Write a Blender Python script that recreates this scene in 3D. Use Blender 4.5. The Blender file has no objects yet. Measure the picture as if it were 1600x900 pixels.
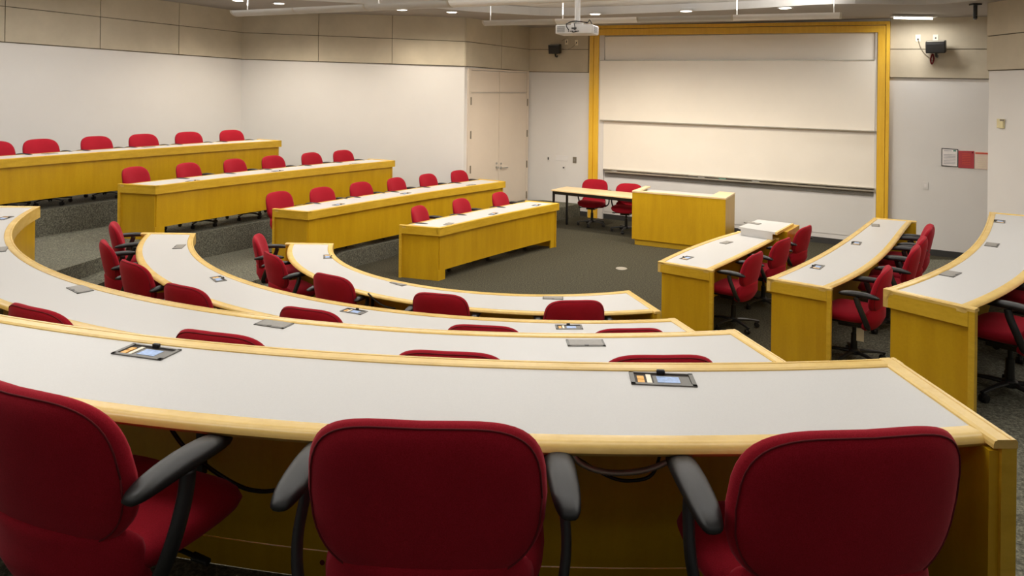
import bpy, bmesh, math, random
from mathutils import Vector, Matrix
random.seed(4)
scn = bpy.context.scene
C = scn.collection
PI = math.pi

# ---------------------------------------------------------------- camera (1600x900 frame)
FPX, H0, ROLL, CH = 1146.35, 138.35, .012, 2.6406
cam_d = bpy.data.cameras.new('camera'); cam = bpy.data.objects.new('camera', cam_d); C.objects.link(cam)
cam_d.sensor_width = 36; cam_d.lens = FPX/1600*36; cam_d.shift_y = -(450-H0)/1600
cam_d.clip_start = .05; cam_d.clip_end = 100
cam.matrix_world = Matrix.Translation((0, 0, CH)) @ Matrix.Rotation(PI/2, 4, 'X') @ Matrix.Rotation(ROLL, 4, 'Z')
scn.camera = cam
# ---------------------------------------------------------------- world, exposure, area lights
w = bpy.data.worlds.new('world'); scn.world = w; w.use_nodes = True
w.node_tree.nodes['Background'].inputs[0].default_value = (1, .95, .88, 1)
w.node_tree.nodes['Background'].inputs[1].default_value = .12
vs = scn.view_settings; vs.view_transform = 'Standard'; vs.look = 'None'; vs.gamma = 1; vs.exposure = 0.17
vs.use_curve_mapping = False
WARM = (1, .90, .76); NEUT = (1, .97, .93)
def area(name, loc, sx, sy, power, col=NEUT, rz=0, rx=0, spread=PI):
    l = bpy.data.lights.new(name, 'AREA'); l.shape = 'RECTANGLE'; l.size = sx; l.size_y = sy; l.energy = power; l.color = col; l.spread = spread
    o = bpy.data.objects.new(name, l); o.location = loc; o.rotation_euler = (rx, 0, rz); C.objects.link(o); return o
# unseen area lights without fittings, for assumed pendant rows above the seats
area('unseen_ceiling_light', (-.6, 8.6, 3.75), 7.5, .35, 26, NEUT, math.radians(-18))
area('unseen_ceiling_light', (-.6, 5.6, 3.75), 8.5, .35, 16, NEUT, math.radians(-18))
area('unseen_ceiling_light', (-.3, 2.9, 3.75), 7.0, .35, 30, NEUT, math.radians(-10))
area('unseen_ceiling_light', (-2.3, 1.9, 3.75), 2.4, .35, 14, NEUT)  # extra fill, added to brighten the end panels of the right desks
area('unseen_ceiling_light', (.6, -.2, 3.7), 7.0, .35, 12, NEUT)
area('unseen_ceiling_light', (4.6, 6.2, 3.75), .35, 5, 45, NEUT)
area('unseen_ceiling_light', (-6.5, 9.6, 4.0), .35, 5, 70, NEUT, math.radians(-28))  # added wash close to the left wall, only to brighten it
# unseen uplights added to brighten the ceiling and upper walls by bounce
area('added_uplight', (-.6, 5.6, 3.32), 9.0, .35, 150, NEUT, math.radians(-12), PI)
area('added_uplight', (-.3, 2.4, 3.3), 8.0, .35, 80, NEUT, 0, PI)
area('added_uplight', (-5.2, 7.6, 3.62), .35, 4.0, 110, NEUT, math.radians(-28), PI)

# ---------------------------------------------------------------- geometry of the place
cr, sr = math.cos(ROLL), math.sin(ROLL)
def ray(x, y):
    u, v = x-800, y-H0
    u, v = cr*u+sr*v, -sr*u+cr*v
    return Vector((u/FPX, 1, -v/FPX))
def at(x, y, z):
    d = ray(x, y); t = (z-CH)/d.z
    return Vector((d.x*t, d.y*t))
def at3(x, y, z):
    p = at(x, y, z); return Vector((p.x, p.y, z))
def atY(x, y, Y):
    d = ray(x, y); return Vector((d.x*Y, Y, CH+d.z*Y))
FL = [0, .249, .644, 1.078]
TOP = [.73, .979, 1.374, 1.792]
CC = Vector((.3521, 9.3298))          # common centre of the curved rows
LZ = {'L2': .931, 'L3': 1.301, 'L4': 1.656}
def ztop(key): return LZ.get(key, TOP[DESK[key][0]])
def zflo(key): return FL[3] if key == 'D' else ztop(key)-.73
def zc(X, Y=0): return 3.975-.0185*X if X > -.9 else 3.992+.045*(-.9-X)   # underside of the perimeter ceiling

# ---------------------------------------------------------------- materials
def new_mat(name):
    m = bpy.data.materials.new(name); m.use_nodes = True
    nt = m.node_tree; return m, nt, nt.nodes['Principled BSDF']
def noise(nt, scale, coord='Object', stretch=None, detail=4, rough=.6):
    tc = nt.nodes.new('ShaderNodeTexCoord'); mp = nt.nodes.new('ShaderNodeMapping')
    if stretch: mp.inputs['Scale'].default_value = stretch
    n = nt.nodes.new('ShaderNodeTexNoise'); n.inputs['Scale'].default_value = scale; n.inputs['Detail'].default_value = detail; n.inputs['Roughness'].default_value = rough
    nt.links.new(tc.outputs[coord], mp.inputs[0]); nt.links.new(mp.outputs[0], n.inputs[0]); return n
def ramp(nt, src, stops):
    r = nt.nodes.new('ShaderNodeValToRGB'); e = r.color_ramp.elements
    e[0].position, e[0].color = stops[0][0], (*stops[0][1], 1); e[1].position, e[1].color = stops[-1][0], (*stops[-1][1], 1)
    for p, c in stops[1:-1]:
        q = e.new(p); q.color = (*c, 1)
    nt.links.new(src, r.inputs[0]); return r
def bump(nt, b, src, strength, dist):
    n = nt.nodes.new('ShaderNodeBump'); n.inputs['Strength'].default_value = strength; n.inputs['Distance'].default_value = dist
    nt.links.new(src, n.inputs['Height']); nt.links.new(n.outputs[0], b.inputs['Normal'])
def plain(name, col, rough=.5, metal=0, spec=.5, nscale=0, var=.08, bmp=0, bd=.001):
    m, nt, b = new_mat(name)
    b.inputs['Roughness'].default_value = rough; b.inputs['Metallic'].default_value = metal; b.inputs['Specular IOR Level'].default_value = spec
    n = noise(nt, nscale or 6)
    r = ramp(nt, n.outputs[0], [(.3, tuple(c*(1-var) for c in col)), (.7, tuple(min(1, c*(1+var)) for c in col))])
    nt.links.new(r.outputs[0], b.inputs['Base Color'])
    if bmp: bump(nt, b, n.outputs[0], bmp, bd)
    return m
def glow(name, col, s):
    m, nt, b = new_mat(name); b.inputs['Base Color'].default_value = (*col, 1)
    b.inputs['Emission Color'].default_value = (*col, 1); b.inputs['Emission Strength'].default_value = s; return m
def wood(name, a, bcol, rough=.32, grain=(9, 9, .7), sc=2.2):
    m, nt, b = new_mat(name)
    n1 = noise(nt, sc, stretch=grain, detail=6, rough=.62); n2 = noise(nt, 1.3, detail=2); n3 = noise(nt, 60, detail=2)
    mx = nt.nodes.new('ShaderNodeMath'); mx.operation = 'MULTIPLY_ADD'; mx.inputs[1].default_value = .55
    nt.links.new(n1.outputs[0], mx.inputs[0])
    m2 = nt.nodes.new('ShaderNodeMath'); m2.operation = 'MULTIPLY_ADD'; m2.inputs[1].default_value = .3
    nt.links.new(n2.outputs[0], m2.inputs[0])
    m3 = nt.nodes.new('ShaderNodeMath'); m3.operation = 'MULTIPLY'; m3.inputs[1].default_value = .15
    nt.links.new(n3.outputs[0], m3.inputs[0]); nt.links.new(m3.outputs[0], m2.inputs[2]); nt.links.new(m2.outputs[0], mx.inputs[2])
    r = ramp(nt, mx.outputs[0], [(.36, a), (.64, bcol)])
    nt.links.new(r.outputs[0], b.inputs['Base Color']); b.inputs['Roughness'].default_value = rough
    return m
M = {}
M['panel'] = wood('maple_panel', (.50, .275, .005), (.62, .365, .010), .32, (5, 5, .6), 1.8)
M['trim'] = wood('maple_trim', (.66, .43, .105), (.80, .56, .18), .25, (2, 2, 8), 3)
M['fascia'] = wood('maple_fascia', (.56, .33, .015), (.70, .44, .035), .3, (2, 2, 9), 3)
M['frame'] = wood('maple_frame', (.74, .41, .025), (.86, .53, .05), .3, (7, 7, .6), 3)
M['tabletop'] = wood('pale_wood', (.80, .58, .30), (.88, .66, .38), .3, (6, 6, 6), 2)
M['laminate'] = plain('grey_laminate', (.56, .55, .53), .38, nscale=300, var=.03)
M['wall'] = plain('white_wall', (.70, .675, .64), .75, nscale=1.2, var=.02)
M['door'] = plain('door_paint', (.72, .62, .51), .5, nscale=2, var=.02)
M['board'] = plain('whiteboard', (.88, .82, .72), .3, nscale=1.5, var=.02)
M['beige'] = plain('beige_fabric_panel', (.53, .465, .35), .9, nscale=1.6, var=.10)
M['groove'] = plain('groove', (.12, .10, .07), .9)
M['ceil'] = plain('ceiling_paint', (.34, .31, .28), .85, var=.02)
M['fascia_c'] = plain('ceiling_fascia', (.58, .565, .54), .8, var=.02)
M['black'] = plain('black_plastic', (.012, .012, .012), .42, nscale=200, var=.2)
M['pad'] = plain('arm_pad_black', (.010, .0097, .0097), .42, nscale=400, var=.2, bmp=.15, bd=.0006)
M['blackm'] = plain('black_metal', (.01, .01, .01), .35)
M['chrome'] = plain('steel', (.55, .55, .53), .25, metal=1)
M['alu'] = plain('aluminium', (.48, .45, .38), .38, metal=.6)
M['grey'] = plain('grey_plastic', (.14, .135, .12), .4, nscale=80)
M['greyd'] = plain('dark_grey_plastic', (.06, .058, .055), .4)
M['lidgrey'] = plain('lid_grey', (.25, .235, .205), .4, nscale=60)
M['recess'] = plain('recess_dark', (.02, .013, .008), .6)
M['blue'] = plain('blue_label', (.33, .47, .76), .4, nscale=90, var=.2)
M['orange'] = plain('orange_socket', (.85, .42, .06), .4)
M['cream'] = plain('cream_plastic', (.85, .78, .62), .4)
M['white'] = plain('white_plastic', (.72, .70, .68), .4, var=.02)
M['pendant'] = plain('pendant_unlit', (.46, .45, .42), .5, var=.03)  # unlit segments, coloured greyer to set off the lit ones
M['pendlit'] = plain('pendant_lit', (.80, .79, .77), .5, var=.02)  # lit look put into a lighter colour, without emission
M['lens'] = glow('lamp_lens', (1, .93, .80), 6)
M['strip'] = glow('strip_lamp', (1, .97, .88), 9)
M['red'] = plain('red_paper', (.45, .05, .06), .7)
M['paper'] = plain('paper', (.78, .74, .72), .8)
M['paper2'] = plain('pink_paper', (.74, .60, .50), .8)
M['ink'] = plain('ink_grey', (.40, .38, .40), .8)
M['redink'] = plain('red_ink', (.62, .10, .06), .8)
M['greenink'] = plain('green_ink', (.08, .25, .18), .8)
M['base'] = plain('rubber_base', (.035, .033, .03), .7)
M['yellowp'] = plain('thermostat_cream', (.70, .62, .36), .5)
M['tag'] = plain('paper_tag', (.75, .68, .5), .8)
M['plate'] = plain('plate_grey', (.22, .19, .14), .4, metal=.3)
# red upholstery with a fine weave
m, nt, b = new_mat('red_fabric')
n = noise(nt, 420, detail=2); r = ramp(nt, n.outputs[0], [(.3, (.27, .005, .012)), (.7, (.40, .010, .026))])
n2 = noise(nt, 6, detail=3); mixn = nt.nodes.new('ShaderNodeMix'); mixn.data_type = 'RGBA'; mixn.blend_type = 'MULTIPLY'; mixn.inputs[0].default_value = .35
r2 = ramp(nt, n2.outputs[0], [(.35, (.7, .7, .7)), (.65, (1, 1, 1))])
nt.links.new(r.outputs[0], mixn.inputs[6]); nt.links.new(r2.outputs[0], mixn.inputs[7]); nt.links.new(mixn.outputs[2], b.inputs['Base Color'])
b.inputs['Roughness'].default_value = .85; b.inputs['Specular IOR Level'].default_value = .15
b.inputs['Sheen Weight'].default_value = .25; b.inputs['Sheen Tint'].default_value = (1, .25, .3, 1); b.inputs['Sheen Roughness'].default_value = .4
bump(nt, b, n.outputs[0], .3, .0008); M['fabric'] = m
M['seam'] = plain('red_seam', (.13, .002, .006), .9)
# carpet
def carpet(name, a, c):
    m, nt, b = new_mat(name)
    n = noise(nt, 55, detail=5, rough=.75); v = nt.nodes.new('ShaderNodeTexVoronoi'); v.inputs['Scale'].default_value = 160
    nt.links.new(n.outputs['Color'], v.inputs['Vector']) if False else None
    r = ramp(nt, n.outputs[0], [(.36, a), (.5, tuple((p+q)/2.4 for p, q in zip(a, c))), (.64, c)])
    nt.links.new(r.outputs[0], b.inputs['Base Color']); b.inputs['Roughness'].default_value = .95; b.inputs['Specular IOR Level'].default_value = .1
    bump(nt, b, n.outputs[0], .6, .006); return m
M['carpet'] = carpet('carpet_charcoal', (.024, .022, .015), (.105, .095, .062))
M['carpet2'] = carpet('carpet_greygreen', (.055, .055, .042), (.24, .23, .175))
# tiled ceiling
m, nt, b = new_mat('ceiling_tiles')
tc = nt.nodes.new('ShaderNodeTexCoord'); br = nt.nodes.new('ShaderNodeTexBrick'); br.offset = 0
mp = nt.nodes.new('ShaderNodeMapping'); mp.inputs['Rotation'].default_value = (0, 0, math.radians(-32))
br.inputs['Scale'].default_value = 1; br.inputs['Brick Width'].default_value = .61; br.inputs['Row Height'].default_value = .61; br.inputs['Mortar Size'].default_value = .008
br.inputs['Color1'].default_value = (.60, .59, .57, 1); br.inputs['Color2'].default_value = (.63, .62, .60, 1); br.inputs['Mortar'].default_value = (.40, .385, .365, 1)
nt.links.new(tc.outputs['Object'], mp.inputs[0]); nt.links.new(mp.outputs[0], br.inputs[0]); nt.links.new(br.outputs[0], b.inputs['Base Color']); b.inputs['Roughness'].default_value = .9
M['tiles'] = m

# ---------------------------------------------------------------- mesh helpers
def obj(name, bm, mat, parent=None, smooth=False):
    bmesh.ops.recalc_face_normals(bm, faces=bm.faces)
    me = bpy.data.meshes.new(name); bm.to_mesh(me); bm.free()
    o = bpy.data.objects.new(name, me); C.objects.link(o); me.materials.append(M[mat] if isinstance(mat, str) else mat)
    if smooth: me.polygons.foreach_set('use_smooth', [True]*len(me.polygons))
    if smooth == 'auto':
        me.set_sharp_from_angle(angle=math.radians(38))
    if parent: o.parent = parent; o.matrix_parent_inverse = Matrix.Translation(-Vector(parent.location)) if False else Matrix.Identity(4)
    return o
def tag(o, label, cat=None, group=None, kind=None):
    if label: o['label'] = label
    if cat: o['category'] = cat
    if group: o['group'] = group
    if kind: o['kind'] = kind
    return o
def thing(name, label, cat, group=None, loc=(0, 0, 0), rz=0):
    o = bpy.data.objects.new(name, None); C.objects.link(o); o.location = loc; o.rotation_euler = (0, 0, rz)
    o.empty_display_size = .1
    return tag(o, label, cat, group)
def struct(o): o['kind'] = 'structure'; return o
def hexa(bm, P):
    """8 points: bottom quad 0-3, top quad 4-7"""
    v = [bm.verts.new(p) for p in P]
    for f in ((0, 1, 2, 3), (4, 5, 6, 7), (0, 1, 5, 4), (1, 2, 6, 5), (2, 3, 7, 6), (3, 0, 4, 7)): bm.faces.new([v[i] for i in f])
def box(bm, x0, x1, y0, y1, z0, z1, mat=None):
    P = [(x0, y0, z0), (x1, y0, z0), (x1, y1, z0), (x0, y1, z0), (x0, y0, z1), (x1, y0, z1), (x1, y1, z1), (x0, y1, z1)]
    if mat is not None: P = [mat @ Vector(p) for p in P]
    hexa(bm, P)
def bevel(bm, w, seg=2):
    bmesh.ops.bevel(bm, geom=bm.edges[:], offset=w, segments=seg, affect='EDGES', profile=.5, clamp_overlap=True)
def cyl(bm, p0, p1, r0, r1=None, n=16):
    p0, p1 = Vector(p0), Vector(p1); r1 = r0 if r1 is None else r1
    q = (p1-p0).to_track_quat('Z', 'Y').to_matrix()
    a = [bm.verts.new(p0+q@Vector((r0*math.cos(2*PI*i/n), r0*math.sin(2*PI*i/n), 0))) for i in range(n)]
    c = [bm.verts.new(p1+q@Vector((r1*math.cos(2*PI*i/n), r1*math.sin(2*PI*i/n), 0))) for i in range(n)]
    bm.faces.new(a); bm.faces.new(c)
    for i in range(n): bm.faces.new((a[i], a[(i+1) % n], c[(i+1) % n], c[i]))
def lathe(bm, prof, n=24, M4=None):
    rings = []
    for r, z in prof:
        rings.append([bm.verts.new((r*math.cos(2*PI*i/n), r*math.sin(2*PI*i/n), z)) for i in range(n)])
    bm.faces.new(rings[0]); bm.faces.new(rings[-1])
    for a, c in zip(rings[:-1], rings[1:]):
        for i in range(n): bm.faces.new((a[i], a[(i+1) % n], c[(i+1) % n], c[i]))
    if M4 is not None: bmesh.ops.transform(bm, matrix=M4, verts=[v for r in rings for v in r])
def tube(bm, pts, rx, ry=None, n=10, up=(0, 0, 1), rs=None):
    """sweep an oval along points"""
    ry = rx if ry is None else ry; pts = [Vector(p) for p in pts]; rings = []
    for k, p in enumerate(pts):
        t = (pts[min(k+1, len(pts)-1)]-pts[max(k-1, 0)]).normalized()
        a = t.cross(Vector(up)); a = a.normalized() if a.length > 1e-4 else Vector((1, 0, 0)); b2 = a.cross(t).normalized()
        s = rs[k] if rs else 1
        rings.append([bm.verts.new(p+a*math.cos(2*PI*i/n)*rx*s+b2*math.sin(2*PI*i/n)*ry*s) for i in range(n)])
    bm.faces.new(rings[0]); bm.faces.new(rings[-1])
    for a, c in zip(rings[:-1], rings[1:]):
        for i in range(n): bm.faces.new((a[i], a[(i+1) % n], c[(i+1) % n], c[i]))
def smooth_pts(P, n=6, closed=False):
    """Catmull-Rom"""
    P = [Vector(p) for p in P]; out = []
    for i in range(len(P)-1):
        p0 = P[i-1] if i else P[0]*2-P[1]; p1, p2 = P[i], P[i+1]; p3 = P[i+2] if i+2 < len(P) else P[-1]*2-P[-2]
        for k in range(n):
            t = k/n
            out.append(.5*((2*p1)+(p2-p0)*t+(2*p0-5*p1+4*p2-p3)*t*t+(3*p1-p0-3*p2+p3)*t**3))
    out.append(P[-1]); return out
def prism(bm, poly, z0, z1):
    """poly: list of 2D; z0/z1 numbers or functions"""
    f = lambda z, p: z(p[0], p[1]) if callable(z) else z
    a = [bm.verts.new((p[0], p[1], f(z0, p))) for p in poly]; c = [bm.verts.new((p[0], p[1], f(z1, p))) for p in poly]
    fa = bm.faces.new(a); fc = bm.faces.new(c); n = len(poly)
    for i in range(n): bm.faces.new((a[i], a[(i+1) % n], c[(i+1) % n], c[i]))
    bmesh.ops.triangulate(bm, faces=[fa, fc])
def pillow(bm, a, b, T, n=3.2, taper=None, deform=None, N=40, pw=5, rings=(0, .3, .55, .75, .88, .96, 1)):
    """cushion in local (p,q) plane, thickness T along the third axis"""
    def out(i):
        th = 2*PI*i/N; c_, s_ = math.cos(th), math.sin(th)
        p = a*math.copysign(abs(c_)**(2/n), c_); q = b*math.copysign(abs(s_)**(2/n), s_)
        if taper: p *= taper(q/b)
        return p, q
    O = [out(i) for i in range(N)]
    def mk(t, side):
        h = T/2*(1-t**pw)**.5*side
        return [bm.verts.new(deform(p*t, q*t, h)) for p, q in O]
    rim = mk(1, 1)
    for side in (1, -1):
        prev = None; cv = bm.verts.new(deform(0, 0, T/2*side))
        for t in rings[1:]:
            cur = rim if t == 1 else mk(t, side)
            for i in range(N):
                j = (i+1) % N
                if prev is None: bm.faces.new((cv, cur[i], cur[j]))
                else: bm.faces.new((prev[i], prev[j], cur[j], cur[i]))
            prev = cur
    return O

# ---------------------------------------------------------------- walls
# corner points (plan), and pixel heights of the beige band's bottom, joint and the ceiling line
K_FR = Vector((7.53, 11.58)); K_FL = Vector((.37, 16.0)); K_D = Vector((-.91, 14.05)); K_L = Vector((-5.52, 14.96)); K_LL = Vector((-7.84, 11.3)); K_END = K_L+(K_LL-K_L)*2.6
K_RR = Vector((6.42, 9.88)); K_RE = Vector((6.40, 1.0))
class Wall:
    def __init__(s, A, B):
        s.A, s.B = A, B; s.t = (B-A).normalized(); s.L = (B-A).length
        s.n = Vector((s.t.y, -s.t.x))
        if s.n.dot(Vector((0, 6))-A) < 0: s.n = -s.n         # into the room
    def hit(s, x, y, off=0):
        """point where a sight line meets the wall plane moved off into the room"""
        d = ray(x, y); o = Vector((0, 0)); a = s.A+s.n*off
        t = (a-o).dot(s.n)/Vector((d.x, d.y)).dot(s.n); return Vector((d.x*t, d.y*t, CH+d.z*t))
    def u(s, x, y=138, off=0): h = s.hit(x, y, off); return (Vector((h.x, h.y))-s.A).dot(s.t)
    def P(s, u, off, z): q = s.A+s.t*u+s.n*off; return Vector((q.x, q.y, z))
    def quad(s, bm, x0, x1, tl, bl, tr, br_, d0, d1):
        """slab on the wall between two columns, heights at both ends; d0 back, d1 front offset"""
        u0, u1 = s.u(x0, (tl+bl)/2, d1), s.u(x1, (tr+br_)/2, d1)
        z = [s.hit(x0, bl, d1).z, s.hit(x1, br_, d1).z, s.hit(x1, tr, d1).z, s.hit(x0, tl, d1).z]
        s.slab(bm, u0, u1, z, d0, d1)
    def slab(s, bm, u0, u1, z, d0, d1):
        """z = [bottom left, bottom right, top right, top left]"""
        hexa(bm, [s.P(u0, d0, z[0]), s.P(u1, d0, z[1]), s.P(u1, d1, z[1]), s.P(u0, d1, z[0]),
                  s.P(u0, d0, z[3]), s.P(u1, d0, z[2]), s.P(u1, d1, z[2]), s.P(u0, d1, z[3])])
W_F = Wall(K_FL, K_FR); W_D = Wall(K_D, K_FL); W_2 = Wall(K_L, K_D); W_1 = Wall(K_END, K_L); W_R = Wall(K_RR, K_RE)
W_X = Wall(K_FR, K_RR)
def wall_base(name, wl, z1=4.3, ext0=0, ext1=0):
    bm = bmesh.new(); wl.slab(bm, -ext0, wl.L+ext1, [0, 0, z1, z1], -.15, 0); return struct(obj(name, bm, 'wall'))
wall_base('wall_left', W_1); wall_base('wall_left_rear', W_2); wall_base('wall_corner', W_D); wall_base('wall_front', W_F)
bm = bmesh.new(); W_R.slab(bm, 0, W_R.L, [0, 0, 4.3, 4.3], -.15, 0); struct(obj('wall_right', bm, 'wall'))
bm = bmesh.new(); hexa(bm, [(6.57, 9.88, 0), (8.2, 9.88, 0), (8.2, 10.0, 0), (6.57, 10.0, 0), (6.57, 9.88, 4.3), (8.2, 9.88, 4.3), (8.2, 10.0, 4.3), (6.57, 10.0, 4.3)]); struct(obj('wall_recess', bm, 'wall'))
bm = bmesh.new(); hexa(bm, [(K_FR.x+.02, 10.0, 0), (K_FR.x+.2, 10.0, 0), (K_FR.x+.2, 12, 0), (K_FR.x+.02, 12, 0), (K_FR.x+.02, 10.0, 4.3), (K_FR.x+.2, 10.0, 4.3), (K_FR.x+.2, 12, 4.3), (K_FR.x+.02, 12, 4.3)]); struct(obj('wall_recess_side', bm, 'wall'))

# beige acoustic band: real panels with open joints in front of a dark backing
def band(name, wl, us, zb, zj, zt, cut=None):
    """us: joint positions along wall; zb/zj/zt: functions of u"""
    bm = bmesh.new(); g = .006
    for a, c in zip(us[:-1], us[1:]):
        a2, c2 = a+g, c-g
        wl.slab(bm, a2, c2, [zb(a2), zb(c2), zj(c2)-g, zj(a2)-g], .012, .035)
        wl.slab(bm, a2, c2, [zj(a2)+g, zj(c2)+g, zt(c2), zt(a2)], .012, .035)
    o = struct(obj(name, bm, 'beige'))
    bm = bmesh.new(); a, c = us[0], us[-1]
    wl.slab(bm, a, c, [zb(a)-.012, zb(c)-.012, zt(c), zt(a)], .001, .014); struct(obj(name.replace('trim', 'trim_backing'), bm, 'groove', o))
    return o
def lin(u0, z0, u1, z1): return lambda u: z0+(z1-z0)*(u-u0)/(u1-u0)
top = lambda wl: (lambda u: zc(wl.P(u, 0, 0).x)+.15)
u5 = W_1.u(5); u1L = W_1.L
step = (W_1.u(277)-W_1.u(154))
us = [u5-step*k for k in (2, 1)]+[u5, W_1.u(154), W_1.u(277), u1L]
zB1 = lin(u5, W_1.hit(5, 65).z, u1L, W_1.hit(378, 92).z); zJ1 = lin(u5, W_1.hit(5, 10).z, u1L, W_1.hit(378, 51).z)
band('trim_1', W_1, us, zB1, zJ1, top(W_1))
zB2 = lin(0, W_2.hit(378, 92).z, W_2.L, W_2.hit(727, 103).z); zJ2 = lin(0, W_2.hit(378, 51).z, W_2.L, W_2.hit(727, 65).z)
band('trim_2', W_2, [0, W_2.u(498), W_2.u(613), W_2.L+.018], zB2, zJ2, top(W_2))
zB3 = lin(0, W_D.hit(727, 103).z, W_D.L, W_D.hit(826, 111).z); zJ3 = lin(0, W_D.hit(727, 65).z, W_D.L, W_D.hit(826, 77.5).z)
band('trim_3', W_D, [-.018, W_D.u(781), W_D.L], zB3, zJ3, top(W_D))
ub0, ub1 = W_F.u(920), W_F.u(1390)
zB4 = lin(0, W_F.hit(826, 111.5).z, W_F.L, W_F.hit(1545, 123).z); zJ4 = lin(0, W_F.hit(826, 77.5).z, W_F.L, W_F.hit(1545, 77).z)
band('trim_4', W_F, [0, ub0], zB4, zJ4, top(W_F)); band('trim_5', W_F, [ub1, W_F.L], zB4, zJ4, top(W_F))
ur = W_R.u(1600)
zB5 = lin(0, W_R.hit(1545, 110).z, ur, W_R.hit(1600, 108).z); zJ5 = lin(0, W_R.hit(1545, 57).z, ur, W_R.hit(1600, 51).z)
zB5c = lambda u: min(zB5(u), zB5(ur)) ; zJ5c = lambda u: min(zJ5(u), zJ5(ur))
band('trim_6', W_R, [.0, 1.9, 3.8, 5.7], lambda u: 2.965, lambda u: 3.42, top(W_R))
# rubber skirting
def skirt(name, wl, a, c, z0=0): bm = bmesh.new(); wl.slab(bm, a, c, [z0, z0, z0+.1, z0+.1], 0, .012); struct(obj(name, bm, 'base'))
skirt('baseboard_front_left', W_F, 0, ub0); skirt('baseboard_front', W_F, ub0+.25, ub1-.25); skirt('baseboard_front_right', W_F, ub1, W_F.L); skirt('baseboard_corner', W_D, 0, W_D.L)
skirt('baseboard_left', W_2, 0, W_2.L); skirt('baseboard_right', W_R, 0, 6)

# ---------------------------------------------------------------- ceiling
arc = [(-7.3, 4.0), (-6.6, 7.4), (-5.6, 10.2)]+[tuple(at(x, y, 3.975-.0185*X)) for x, y, X in ((387, 2, -4.3), (551, 9, -2.7), (666, 13, -1.5), (775, 20, -.3), (860, 24.5, .7), (946, 22.5, 1.7), (1137, 15.5, 3.6), (1300, 7, 5))]
arc += [(5.9, 9.9), (6.15, 7.5), (6.2, 3.5)]
arcs = [Vector((p.x, p.y)) for p in smooth_pts([(*a, 0) for a in arc], 5)]
outer = [Vector((6.9, 3.5)), Vector((8.5, 9)), Vector((8.5, 12.5)), Vector((.4, 17)), Vector((-5.5, 15)), Vector((-10.2, 5.5)), Vector((-9.9, 4.0))]
bm = bmesh.new(); n = len(arcs)
# perimeter ceiling: lower face + fascia as a thick slab between the arc and the walls
av = [bm.verts.new((p.x, p.y, zc(p.x))) for p in arcs]; 
def outp(i):
    p = arcs[i]; d = (p-Vector((0, 5))).normalized(); return p+d*6.5
ov = [bm.verts.new((outp(i).x, outp(i).y, zc(p.x))) for i, p in enumerate(arcs)]
ou = [bm.verts.new((outp(i).x, outp(i).y, zc(p.x)+.4)) for i, p in enumerate(arcs)]
au = [bm.verts.new((p.x, p.y, zc(p.x)+.4)) for p in arcs]
for i in range(n-1):
    bm.faces.new((av[i], av[i+1], ov[i+1], ov[i])); bm.faces.new((au[i], ou[i], ou[i+1], au[i+1])); bm.faces.new((av[i], au[i], au[i+1], av[i+1]))
struct(obj('ceiling', bm, 'ceil'))
bm = bmesh.new()
for i in range(n-1):
    p, q = arcs[i], arcs[i+1]; d = (Vector((0, 5))-(p+q)/2).normalized()*.02
    hexa(bm, [(p.x, p.y, zc(p.x)-.004), (q.x, q.y, zc(q.x)-.004), (q.x+d.x, q.y+d.y, zc(q.x)-.004), (p.x+d.x, p.y+d.y, zc(p.x)-.004), (p.x, p.y, zc(p.x)+.14), (q.x, q.y, zc(q.x)+.14), (q.x+d.x, q.y+d.y, zc(q.x)+.14), (p.x+d.x, p.y+d.y, zc(p.x)+.14)])
struct(obj('trim_7', bm, 'fascia_c'))
bm = bmesh.new(); prism(bm, [(-10, -3), (8.5, -3), (8.5, 12), (4, 14.5), (-5, 13), (-10, 7)], lambda x, y: zc(x)+.10, lambda x, y: zc(x)+.25)
struct(obj('ceiling_tiles', bm, 'tiles'))

# ---------------------------------------------------------------- desk outlines (plan curves)
def polyfit_curve(pts, N, deg=2):
    """least-squares smooth curve through plan points in the chord frame, resampled to N"""
    A, B = pts[0], pts[-1]; L = (B-A).length; t = (B-A)/L; nn = Vector((-t.y, t.x))
    uv = [((p-A).dot(t)/L, (p-A).dot(nn)) for p in pts]
    # v = u(1-u)(a + b u)
    import numpy as np
    Am = np.array([[u*(1-u)*(u**k) for k in range(deg-1)] for u, v in uv]); bv = np.array([v for u, v in uv])
    co = np.linalg.lstsq(Am, bv, rcond=None)[0]
    return [A+t*(L*i/(N-1))+nn*float(sum(co[k]*(i/(N-1))*(1-i/(N-1))*((i/(N-1))**k) for k in range(deg-1))) for i in range(N)]
def arc_curve(th0, th1, rf, N):
    return [CC+Vector((math.cos(th0+(th1-th0)*i/(N-1)), math.sin(th0+(th1-th0)*i/(N-1))))*rf(th0+(th1-th0)*i/(N-1)) for i in range(N)]
def rfit(pts, z, deg):
    import numpy as np
    P = [at(x, y, z)-CC for x, y in pts]; th = [math.atan2(p.y, p.x) % (2*PI) for p in P]; r = [p.length for p in P]
    co = np.polyfit([t-4.2 for t in th], r, deg); return lambda t: float(np.polyval(co, (t % (2*PI))-4.2))
def ang(x, y, z): p = at(x, y, z)-CC; return math.atan2(p.y, p.x) % (2*PI)
DESK = {}
zt = TOP
fA = rfit([(523, 392), (535, 407), (562, 424), (600, 435), (650, 444), (725, 452.5), (800, 457.5), (850, 459), (900, 459), (985, 454.5)], zt[0], 2)
rA = rfit([(454, 378), (451, 400), (462, 417.5), (485, 430), (560, 456), (637, 470), (737, 482), (800, 486), (850, 489), (950, 489), (1020, 485)], zt[0], 2)
DESK['A'] = (0, arc_curve(ang(527, 380, zt[0]), ang(985, 454.5, zt[0]), fA, 41), arc_curve(ang(454, 379, zt[0]), ang(1028, 483, zt[0]), rA, 41))
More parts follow.
